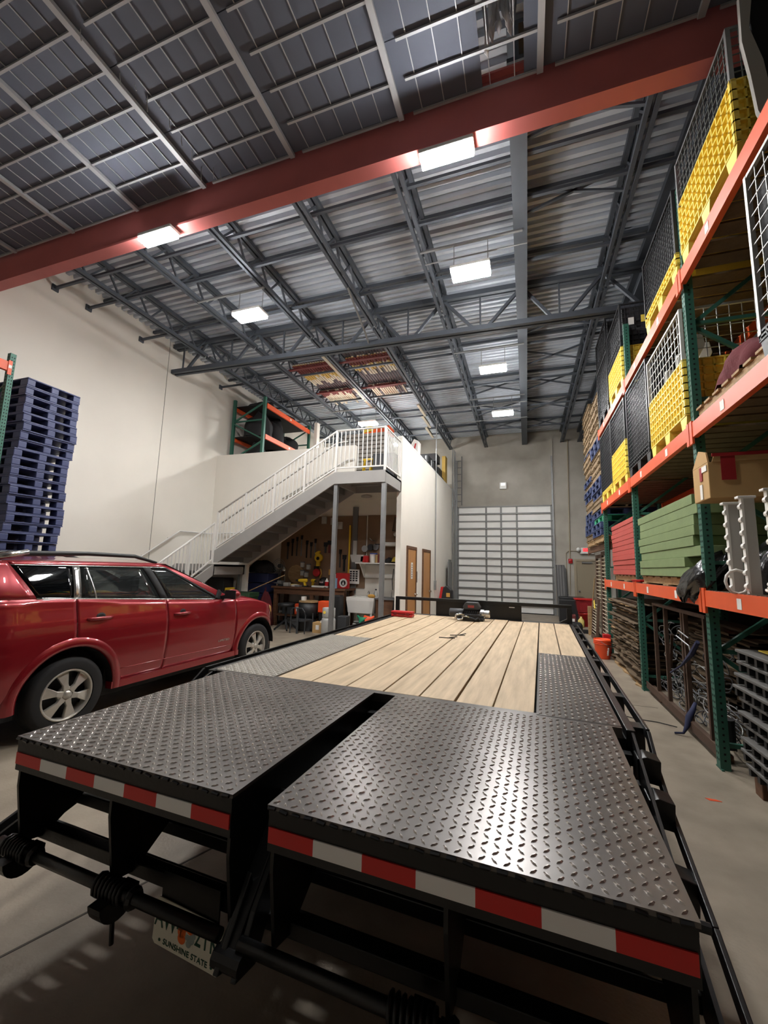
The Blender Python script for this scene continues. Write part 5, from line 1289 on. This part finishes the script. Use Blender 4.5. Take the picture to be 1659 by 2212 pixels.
# sink
t = thing('utility_sink', 'white plastic utility sink on thin legs', 'sink', (-4.02, 10.1, 0))
b = B(); o1 = [(-4.42, 9.9), (-3.66, 9.9), (-3.66, 10.45), (-4.42, 10.45)]; i1 = [(-4.36, 9.97), (-3.72, 9.97), (-3.72, 10.38), (-4.36, 10.38)]; o2 = [(-4.38, 9.95), (-3.72, 9.95), (-3.72, 10.4), (-4.38, 10.4)]
n0 = len(b.v)
for lst, z in ((o2, .46), (o1, .78), (o1, .86), (i1, .86), (i1, .6)): b.v += [(x, y, z) for x, y in lst]
for k in range(4):
    for j in range(4): b.f.append((4*k+j, 4*k+(j+1) % 4, 4*k+4+(j+1) % 4, 4*k+4+j))
b.f += [(3, 2, 1, 0), (16, 17, 18, 19)]; b.build('basin', M['white'], t, recalc=True, bevel=.008)
for x in (-4.35, -3.75):
    for y in (9.98, 10.38): B().bar((x, y, 0), (x, y, .47), .04).build('leg', M['white'], t)
B().tube([(-3.98, 10.41, .86), (-3.98, 10.41, .98), (-3.96, 10.3, 1.0), (-3.95, 10.22, .96)], .012, 8).build('faucet', M['chrome'], t); B().box(-4.06, -3.9, 10.39, 10.43, .86, .88).build('faucet_base', M['chrome'], t)
t = thing('soap_bottle', 'clear bottle with dark pump on the sink rim', 'bottle', (-3.8, 10.42, .86)); B().lathe([(.05, 0), (.055, .02), (.055, .1), (.02, .15), (.02, .17), (0, .17)], (-3.8, 10.42, .86), 14).build('bottle', M['lightgrey'], t, smooth=True); B().lathe([(.025, .17), (.025, .2), (0, .2)], (-3.8, 10.42, .86), 10).build('pump', M['blackmat'], t)
o = B().lathe([(.0, -.09), (.03, -.09), (.045, -.05), (.045, .05), (.03, .09), (0, .09)], (-3.74, 9.94, .905), 12, 'x').build('sponge', M['gold'], None, smooth=True); tag(o, 'tan sponge lying on the right sink rim', 'sponge')
t = thing('utility_sink', 'brown-fronted second basin right of the white sink', 'sink', (-3.4, 10.2, 0)); B().prism([(-3.62, .0), (-3.24, .0), (-3.16, .86), (-3.64, .86)], .45, (0, 9.98, 0), 'y').build('cabinet', M['bench'], t, recalc=True); B().box(-3.66, -3.14, 9.94, 10.45, .83, .87).build('rim', M['midgrey'], t); B().bar((-3.14, 9.96, .86), (-3.23, 9.96, 0), .03).build('leg', M['blackmat'], t)
o = B().tube([(-3.36, 10.55, 1.6), (-3.38, 10.5, 1.3), (-3.36, 10.5, 1.05)], .01, 6).build('hose', M['blackmat'], None); tag(o, 'thin black hose hanging above the second basin', 'hose')
t = thing('tap', 'chrome tap with white handle behind the second basin', 'tap', (-3.33, 10.4, .87)); B().tube([(-3.36, 10.42, .87), (-3.36, 10.42, 1.03), (-3.34, 10.32, 1.02)], .014, 8).build('spout', M['chrome'], t); B().box(-3.32, -3.22, 10.4, 10.44, .87, .92).build('handle', M['white'], t)
t = thing('paint_pail', 'grey pail with green and orange funnels on the floor before the sink', 'pail', (-3.8, 9.3, 0)); B().lathe([(.13, 0), (.15, .3), (.155, .3)], (-3.8, 9.3, 0), 18).build('pail', M['lightgrey'], t); B().lathe([(.05, .28), (.12, .34), (.13, .35)], (-3.8, 9.3, 0), 18).build('rim', M['midgrey'], t)
o = B().lathe([(.02, -.1), (.03, -.02), (.14, .1), (.15, .1)], (0, 0, 0), 18); o.xf(Matrix.Translation((-3.76, 9.28, .42)) @ Matrix.Rotation(2.3, 4, 'Y')); o = o.build('funnel', M['tealplastic'], None, smooth=True, solid=.004); tag(o, 'green funnel lying on the grey pail', 'funnel')
o = B().lathe([(.02, -.1), (.03, -.02), (.13, .1), (.14, .1)], (0, 0, 0), 18); o.xf(Matrix.Translation((-3.52, 9.34, .43)) @ Matrix.Rotation(-2.1, 4, 'Y')); o = o.build('funnel', M['orangeplastic'], None, smooth=True, solid=.004); tag(o, 'orange funnel right of the green funnel', 'funnel')
item('funnel_stand', 'low dark box under the orange funnel', 'box', 'darkgrey', (-3.66, -3.4, 9.2, 9.5, 0, .34))
# shelf and what is on it
t = thing('wall_shelf', 'white wall shelf with curved brackets above the sink', 'shelf', (-3.7, 10.4, 1.7)); B().box(-4.3, -3.02, 10.12, 10.58, 1.72, 1.75).build('board', M['white'], t)
for x in (-4.2, -3.1): B().prism([(10.58, 1.72), (10.16, 1.72), (10.3, 1.6), (10.52, 1.35), (10.58, 1.35)], .02, (x, 0, 0), 'x').build('bracket', M['white'], t, recalc=True)
B().box(-4.18, -3.1, 10.55, 10.575, 1.35, 1.7).build('back_panel', M['white'], t)
t = thing('parts_bin', 'clear white tray at the left end of the wall shelf', 'bin', (-4.28, 10.2, 1.75)); B().prism([(-4.46, 1.95), (-4.06, 1.95), (-4.1, 1.755), (-4.4, 1.755)], .25, (0, 10.13, 0), 'y').build('tray', M['lightgrey'], t, recalc=True)
item('red_tin', 'round-cornered red tin on the wall shelf', 'tin', 'red', (-4.17, -3.96, 10.13, 10.3, 1.755, 1.93), bevel=.02)
t = thing('tall_cup', 'white cup with blue brim standing on the wall shelf', 'cup', (-3.84, 10.2, 1.75)); B().lathe([(.07, 0), (.085, .22), (0, .22)], (-3.84, 10.22, 1.752), 16).build('cup', M['white'], t); B().lathe([(.1, .22), (.1, .245), (0, .245)], (-3.82, 10.22, 1.752), 16).build('brim', mat('blue_rim', (60, 90, 170), .5), t)
for k, (x, m_, h) in enumerate(((-3.71, 'cardboard', .2), (-3.64, 'boardred', .22), (-3.58, 'white', .2))): item('carton', ('tan carton', 'dark red carton', 'white carton')[k]+' beside the cup on the wall shelf', 'carton', m_, (x-.03, x+.03, 10.14, 10.26, 1.752, 1.752+h), bevel=.003)
heap('work_gloves', 'dark glove heap on the wall shelf left of the yellow helmet', 'gloves', -3.4, 10.3, 1.753, .14, .1, .13, M['darkcloth'], 90, nu=14, nv=6)
t = thing('hard_hat', 'yellow hard hat with chin strap at the right end of the shelf', 'helmet', (-3.19, 10.24, 1.753)); B().lathe([(.15, .03), (.13, .04), (.12, .09), (.08, .15), (0, .17)], (-3.19, 10.26, 1.76), 20).build('shell', M['yellow'], t, smooth=True); B().tube([(-3.06, 10.2, 1.8), (-3.04, 10.2, 1.74), (-3.07, 10.16, 1.74), (-3.12, 10.16, 1.77)], .01, 6).build('strap', M['blackmat'], t)
t = thing('paper_towel', 'white paper towel roll on a dark rod', 'paper towel', (-3.42, 10.4, 2.25)); B().tube([(-3.85, 10.42, 2.25), (-3.04, 10.42, 2.25)], .012, 8).build('rod', M['blackmat'], t); B().lathe([(.02, -.19), (.058, -.19), (.058, .19), (.02, .19)], (-3.42, 10.42, 2.25), 18, 'x').build('roll', M['white'], t, smooth=True)
for x in (-3.85, -3.06): B().box(x-.01, x+.01, 10.42, 10.58, 2.24, 2.26).build('bracket', M['blackmat'], t)
for k, (x, z, m_) in enumerate(((-4.2, 2.13, 'wirewhite'), (-4.03, 2.17, 'darkgrey'), (-3.88, 2.18, 'midgrey'))):
    o = B().lathe([(.05, -.06), (.09, -.06), (.09, 0), (.05, 0)], (x, 10.575, z), 18, 'y').build('tape_roll', M[m_], None); tag(o, ('pale', 'dark', 'grey')[k]+' tape roll hanging on the hardboard above the shelf', 'tape')
t = thing('wall_hook', 'chrome double hook above the tape rolls', 'hook', (-3.95, 10.57, 2.35)); B().tube([(-4.05, 10.5, 2.42), (-4.0, 10.5, 2.36), (-3.95, 10.56, 2.36), (-3.9, 10.5, 2.34)], .012, 6).build('hook', M['chrome'], t)
t = thing('frame_saw', 'red and black frame saw hanging near the partition', 'saw', (-3.3, 10.56, 2.6)); B().tube([(-3.42, 10.56, 2.62), (-3.36, 10.56, 3.0), (-3.28, 10.56, 2.64), (-3.42, 10.56, 2.62)], .01, 6).build('frame', M['blackmat'], t); B().tube([(-3.34, 10.55, 3.02), (-3.24, 10.55, 2.95), (-3.2, 10.55, 2.62)], .012, 6).build('hose', M['red'], t)
o = B().lathe([(.0, -.12), (.055, -.1), (.06, -.04), (.05, 0)], (-3.31, 10.575, 2.52), 16, 'y').build('white_cup', M['white'], None, smooth=True); tag(o, 'white round cap hanging under the frame saw', 'cap')
o = B().box(-4.68, -4.64, 10.52, 10.55, .95, 2.78).build('level', M['yellowtool'], None); tag(o, 'long yellow spirit level leaning upright beside the sink', 'spirit level')
o = B().box(-4.6, -4.45, 10.56, 10.59, .9, 3.3).build('wall_duct', M['midgrey'], None); tag(o, 'grey vertical wall duct behind the yellow level', 'duct')
o = B().box(-4.55, -4.44, 10.53, 10.56, 1.95, 2.35).build('power_strip', M['lightgrey'], None); tag(o, 'pale power strip fixed on the grey duct', 'power strip')
t = thing('print_sheet', 'white sheet with rows of black blocks hanging beside the red case', 'sheet', (-4.47, 10.5, 1.37)); B().box(-4.62, -4.32, 10.49, 10.495, 1.17, 1.56).build('paper', M['white'], t)
for r in range(5):
    for c in range(3): B().box(-4.6+.085*c, -4.54+.085*c, 10.487, 10.49, 1.48-.06*r, 1.52-.06*r).build('block', M['ink'], t)
# tools on the hardboard
random.seed(88)
WY = 10.585
def hang(name, label, cat, mname, pts, r=.02, n=6):
    o = B().tube([(x, WY-.03, z) for x, z in pts], r, n).build(name, M[mname], None); return tag(o, label, cat)
t = thing('hanging_tool', 'yellow and black power saw hanging high on the hardboard', 'power tool', (-5.6, WY, 1.85)); B().lathe([(.05, -.1), (.12, -.09), (.12, -.02), (.05, 0)], (-5.6, WY, 1.86), 16, 'y').build('body', M['yellowtool'], t); B().prism([(-.12, .05), (-.04, .1), (.0, .2), (-.06, .2), (-.16, .14)], .06, (-5.56, WY-.08, 1.85), 'y').build('handle', M['yellowtool'], t, recalc=True); B().lathe([(.05, -.11), (.0, -.112)], (-5.6, WY, 1.84), 12, 'y').build('disc', M['blackmat'], t)
B().box(-5.66, -5.56, WY-.08, WY-.02, 1.62, 1.76).build('grip', M['yellowtool'], t)
t = thing('hanging_tool', 'red and black power tool hanging below the yellow saw', 'power tool', (-5.62, WY, 1.43)); B().lathe([(.03, -.1), (.11, -.09), (.11, -.02), (.05, 0)], (-5.64, WY, 1.44), 16, 'y').build('body', M['red'], t); B().box(-5.72, -5.6, WY-.09, WY-.02, 1.5, 1.62).build('handle', M['blackmat'], t); B().tube([(-5.53, WY-.04, 1.55), (-5.5, WY-.04, 1.4), (-5.54, WY-.04, 1.3)], .018, 6).build('cord', M['gold'], t)
t = thing('hanging_tool', 'tan spray gun hanging behind the near column', 'tool', (-5.23, WY, 1.46)); B().box(-5.27, -5.19, WY-.06, WY, 1.38, 1.54).build('body', M['gold'], t, bevel=.01)
for k, (x, w_, z0, z1, m_) in enumerate(((-4.82, .05, 1.5, 1.95, 'blackmat'), (-4.95, .03, 1.6, 2.1, 'darkgrey'), (-5.42, .05, 2.0, 2.3, 'darkgrey'), (-5.3, .05, 2.0, 2.35, 'boardred'), (-5.75, .025, 1.9, 2.4, 'midgrey'), (-5.88, .03, 1.85, 2.3, 'darkgrey'), (-6.02, .03, 1.85, 2.35, 'blackmat'), (-6.2, .025, 1.9, 2.5, 'midgrey'), (-6.35, .025, 1.9, 2.45, 'darkgrey'), (-6.5, .03, 1.9, 2.4, 'blackmat'), (-6.65, .03, 1.8, 2.3, 'darkgrey'))):
    t = thing('hanging_tool', ('black bar tool right of the near column', 'slim dark tool hanging behind the near column', 'dark tool above the tan gun', 'reddish tool above the tan gun', 'long grey tool above the yellow saw', 'dark tool left of the long grey tool', 'black tool fourth along the upper row', 'grey tool in the middle of the upper row', 'dark tool left of the middle grey one', 'black tool second from the left of the upper row', 'dark tool leftmost on the hardboard')[k], 'tool', (x, WY, z0))
    B().box(x-w_/2, x+w_/2, WY-.03, WY, z0, z1-.12).build('shank', M[m_], t); B().prism([(x-w_, z1-.12), (x+w_, z1-.12), (x+w_*1.3, z1), (x-w_*1.1, z1)], .035, (0, WY-.035, 0), 'y').build('head', M['blackmat'], t, recalc=True)
for k, (x, z) in enumerate(((-6.11, 1.44), (-5.98, 1.4), (-6.12, 1.68), (-5.92, 1.62))):
    t = thing('parts_canister', 'white canister on the hardboard, %s of the four' % ('lower left', 'lower right', 'upper left', 'upper right')[k], 'canister', (x, WY, z)); B().box(x-.05, x+.05, WY-.08, WY, z-.1, z+.03).build('body', M['lightgrey'], t, bevel=.008); B().box(x-.055, x+.055, WY-.085, WY, z+.03, z+.06).build('lid', M['midgrey'], t)
o = B().lathe([(.26, -.02), (.26, 0)], (-6.34, WY, 1.38), 28, 'y').build('round_board', M['wood'], None); tag(o, 'round tan board leaning on the wall behind the bench', 'board')
for k, (x, z) in enumerate(((-5.49, 2.93), (-5.2, 2.9), (-4.98, 2.78))):
    o = B().box(x-.07, x+.07, WY-.06, WY-.005, z-.1, z+.1).build('electrical_box', M['lightgrey'], None); tag(o, 'pale electrical box high on the hardboard, %s of three' % ('left', 'middle', 'right')[k], 'electrical box')
tube_ = thing('tube_light', 'unlit round lamp under the landing', 'lamp', (-3.9, 9.9, 3.35)); B().lathe([(.14, .1), (.14, .13), (.05, .149)], (-3.95, 9.9, 3.35), 18).build('pan', M['lightgrey'], tube_)
# clutter under the stairs
item('dark_cabinet', 'black equipment cabinet on the floor under the stairs', 'cabinet', 'blackplastic', (-8.1, -7.55, 9.0, 9.4, 0, 1.25), bevel=.02) ; item('cabinet_stripe', 'yellow-striped case resting on a low box beside the black cabinet', 'case', 'yellowtool', (-7.5, -7.42, 9.0, 9.3, .9, 1.0)); item('low_box', 'low grey box under the yellow-striped case', 'box', 'darkgrey', (-7.52, -7.38, 8.98, 9.35, 0, .9))
t = thing('tool_chest', 'dark green chest under the stairs beyond the car bonnet', 'chest', (-7.1, 9.3, 0)); B().box(-7.3, -6.75, 9.02, 9.42, .0, .78).build('body', M['darkgreen'], t, bevel=.01); B().box(-7.32, -6.73, 9.0, 9.44, .78, .9).build('lid', M['darkgreen'], t, bevel=.02)
t = thing('blue_crates', 'dark blue crates stacked under the stairs left of the bench', 'crates', (-7.2, 10.2, 0))
for k in range(5): B().box(-7.7+.03*k, -6.85-.04*(k % 2), 9.95, 10.45, .28*k, .28*k+.26).build('crate', M['bluedark'], t, bevel=.012)
o = B().bar((-7.0, 9.36, .925), (-6.1, 9.6, 1.36), .045, .02).build('timber_batten', M['wood'], None); tag(o, 'pale batten sloping from the green chest towards the bench', 'batten')
heap('red_bag', 'dark red bag on the floor left of the bench leg', 'bag', -6.75, 9.75, 0, .22, .2, .85, M['maroon'], 93, nu=16, nv=8)
heap('junk_heap', 'heap of dark gear on top of the blue crates', 'gear', -7.25, 10.2, 1.402, .4, .25, .3, M['darkcloth'], 95, nu=16, nv=8)
t = thing('floor_fan', 'dark pedestal fan standing behind the green chest', 'fan', (-6.75, 10.35, 0)); B().tube([(-6.75, 10.4, 0), (-6.75, 10.4, 1.5)], .02, 8).build('stand', M['darkgrey'], t); B().lathe([(.2, 0), (.2, .03), (0, .04)], (-6.75, 10.4, 0), 16).build('base', M['darkgrey'], t)
for k in range(3): B().tube([(-6.75+(.2-.05*k)*math.cos(a*PI/10), 10.3, 1.6+(.2-.05*k)*math.sin(a*PI/10)) for a in range(20)], .006, 5, closed=True).build('guard_ring', M['galv'], t)
B().lathe([(.06, 0), (.06, .1)], (-6.75, 10.32, 1.6), 12, 'y').build('motor', M['darkgrey'], t)

# ------------------------------------------------------------ back of the hall
t = thing('corrugated_sheets', 'grey corrugated sheets leaning on the wall right of the roller door', 'sheets', (1.2, YB-.2, 0))
for k in range(4):
    rows = [[(1.05+.045*i+.02*k, YB-.42+.05*k+(.012 if i % 2 else -.012), .01), (1.03+.045*i+.02*k, YB-.1+.005*k+(.012 if i % 2 else -.012), 1.9-.05*k)] for i in range(8)]
    B().grid(rows).build('sheet', M['galv'] if k % 2 else M['midgrey'], t, solid=.003)
t = thing('wheeled_bin', 'dark grey wheeled bin before the steel door', 'bin', (1.45, 15.6, 0)); B().prism([(1.12, .05), (1.72, .05), (1.8, .72), (1.05, .72)], .6, (0, 15.4, 0), 'y').build('body', M['darkgrey'], t, recalc=True); B().box(1.02, 1.84, 15.36, 16.02, .72, .8).build('lid', M['blackplastic'], t, bevel=.03); B().lathe([(.08, -.03), (.08, .03)], (1.2, 15.4, .08), 14, 'x').build('wheel', M['rubber'], t)
item('dark_tote', 'black lidded tote stacked left of the wheeled bin', 'tote', 'blackplastic', (.98, 1.6, 14.95, 15.3, .0, .74), bevel=.02)
t = thing('storage_bin', 'clear red storage bin stacked on a red bucket', 'bin', (1.62, 14.3, .4)); B().prism([(1.46, .42), (1.86, .42), (1.92, .8), (1.4, .8)], .4, (0, 14.2, 0), 'y').build('tub', M['clearred'], t, recalc=True); B().box(1.38, 1.94, 14.17, 14.63, .8, .84).build('lid', M['red'], t); B().box(1.55, 1.75, 14.3, 14.5, .46, .7).build('contents', M['lightgrey'], t, bevel=.03)
t = thing('bucket', 'red bucket under the clear red storage bin', 'bucket', (1.68, 14.4, 0)); B().lathe([(.17, 0), (.2, .4), (.205, .4), (.205, .36)], (1.68, 14.4, 0), 18).build('body', M['red'], t, smooth=True)
t = thing('jug', 'pale yellow jug on the floor beside the red bucket', 'jug', (1.52, 14.0, 0)); B().lathe([(.08, 0), (.09, .03), (.09, .2), (.03, .27), (.03, .31), (0, .31)], (1.52, 14.05, 0), 14).build('body', M['jug'], t, smooth=True)
t = thing('petrol_can', 'red and black can standing beside the bulkhead end', 'can', (1.22, 13.7, 0)); B().box(1.1, 1.34, 13.6, 13.85, 0, .4).build('body', M['boardred'], t, bevel=.03); B().box(1.14, 1.3, 13.59, 13.6, .2, .28).build('label', M['white'], t); B().box(1.18, 1.26, 13.66, 13.8, .4, .48).build('cap', M['blackmat'], t)
item('dark_bag', 'black holdall on the floor behind the trailer corner', 'bag', 'blackmat', (.95, 1.45, 13.0, 13.4, 0, .22), bevel=.06)
t = thing('broom', 'long push broom leaning on the louvred frames', 'broom', (1.6, 13.0, 0)); B().box(1.4, 1.76, 12.62, 12.74, .0, .1).build('head', M['blackmat'], t, bevel=.01); B().tube([(1.6, 12.68, .1), (1.7, 12.36, 1.5)], .014, 8).build('handle', M['wood'], t)
o = B().box(1.52, 1.6, 12.4, 12.52, 0, .75).build('tan_board', M['wood'], None); tag(o, 'short tan board standing behind the broom head', 'board')
def shutter(name, label, x, y0, y1, z0, z1, nsl, lean, mslat):
    t = thing(name, label, 'shutter', (x, (y0+y1)/2, z0)); s = lambda z: x+lean*(z-z0)
    for ya, yb_ in ((y0, y0+.1), (y1-.1, y1)): B().prism([(s(z0), z0), (s(z0)+.05, z0), (s(z1)+.05, z1), (s(z1), z1)], yb_-ya, (0, ya, 0), 'y').build('stile', M['louvre'], t, recalc=True)
    for za, zb_ in ((z0, z0+.09), (z1-.09, z1)): B().box(s(za), s(za)+.05, y0+.1, y1-.1, za, zb_).build('rail', M['louvre'], t)
    for k in range(nsl):
        z = z0+.12+(z1-z0-.24)*(k+.5)/nsl
        B().bar((s(z)+.02, y0+.1, z), (s(z)+.02, y1-.1, z), .045, .012, (.5, 0, .85)).build('slat', M[mslat], t)
    return t
shutter('louvred_shutter', 'tall brown louvred frame leaning at the rack end, upper part barred', 1.67, 10.35, 11.3, 0, 2.15, 22, .02, 'slatpale')
shutter('louvred_shutter', 'second tall brown louvred frame farther from the camera', 1.69, 11.4, 12.3, 0, 2.1, 20, .02, 'slatpale')
sh = shutter('louvred_shutter', 'short brown louvred frame with yellow tag leaning in front', 1.53, 11.3, 12.1, 0, 1.0, 11, .08, 'slatpale')
o = B().prism([(11.55, .76), (11.72, .76), (11.78, .93), (11.62, .97)], .008, (1.57, 0, 0), 'x').build('yellow_tag', M['yellow'], sh, recalc=True)
o = B().bar((1.6, 9.72, .75), (1.66, 9.7, 1.75), .05, .06).build('white_batten', M['white'], None); tag(o, 'white painted batten standing at the rack end', 'batten')
t = thing('bucket', 'orange plastic bucket with white print on the floor by the rack', 'bucket', (1.36, 9.25, 0)); B().lathe([(.125, 0), (.13, .01), (.147, .36), (.15, .365), (.15, .33)], (1.36, 9.25, 0), 24).build('body', M['orangeplastic'], t, smooth=True)
for z in (.28, .31, .34): B().lathe([(.145, z-.006), (.156, z-.006), (.156, z+.006), (.147, z+.006)], (1.36, 9.25, 0), 24).build('ring', M['orangeplastic'], t, smooth=True)
pr = B()
for k in range(5):
    a = -1.15+.035*k; pr.bar((1.36+.146*math.cos(a), 9.25+.146*math.sin(a), .08+.028*k), (1.36+.148*math.cos(a+.12), 9.25+.148*math.sin(a+.12), .1+.028*k), .014, .02)
stuff(pr.build('print', M['label'], t))
B().tube([(1.36+.155*math.cos(PI*k/10-PI/2-.3), 9.25+.155*math.sin(PI*k/10-PI/2-.3), .33-.1*math.sin(PI*k/10)) for k in range(11)], .005, 5).build('handle', M['galv'], t)
item('red_lid_box', 'small red box on the floor right behind the orange bucket', 'box', 'red', (1.42, 1.56, 9.5, 9.62, 0, .42))
t = thing('portable_machine', 'red and black portable machine against the partition beyond the doors', 'machine', (-2.53, 13.9, 0)); B().box(-2.73, -2.33, 13.8, 14.1, 0, .55).build('base', M['midgrey'], t); B().prism([(-2.77, .55), (-2.33, .55), (-2.37, .95), (-2.53, 1.1), (-2.71, 1.0)], .3, (0, 13.82, 0), 'y').build('body', M['blackplastic'], t, bevel=.04, recalc=True)
B().prism([(-2.81, .56), (-2.73, .56), (-2.65, 1.04), (-2.73, 1.04)], .32, (0, 13.8, 0), 'y').build('side_shell', M['red'], t, recalc=True); B().box(-2.55, -2.43, 13.8, 13.82, .72, .85).build('badge', M['gold'], t); B().box(-2.77, -2.33, 13.8, 14.1, .5, .56).build('yellow_base', M['gold'], t)
o = B().box(-2.76, -2.72, 15.2, 15.9, 0, 1.9).build('leaning_sheet', M['midgrey'], None); tag(o, 'tall grey sheet leaning by the roller door track', 'sheet')
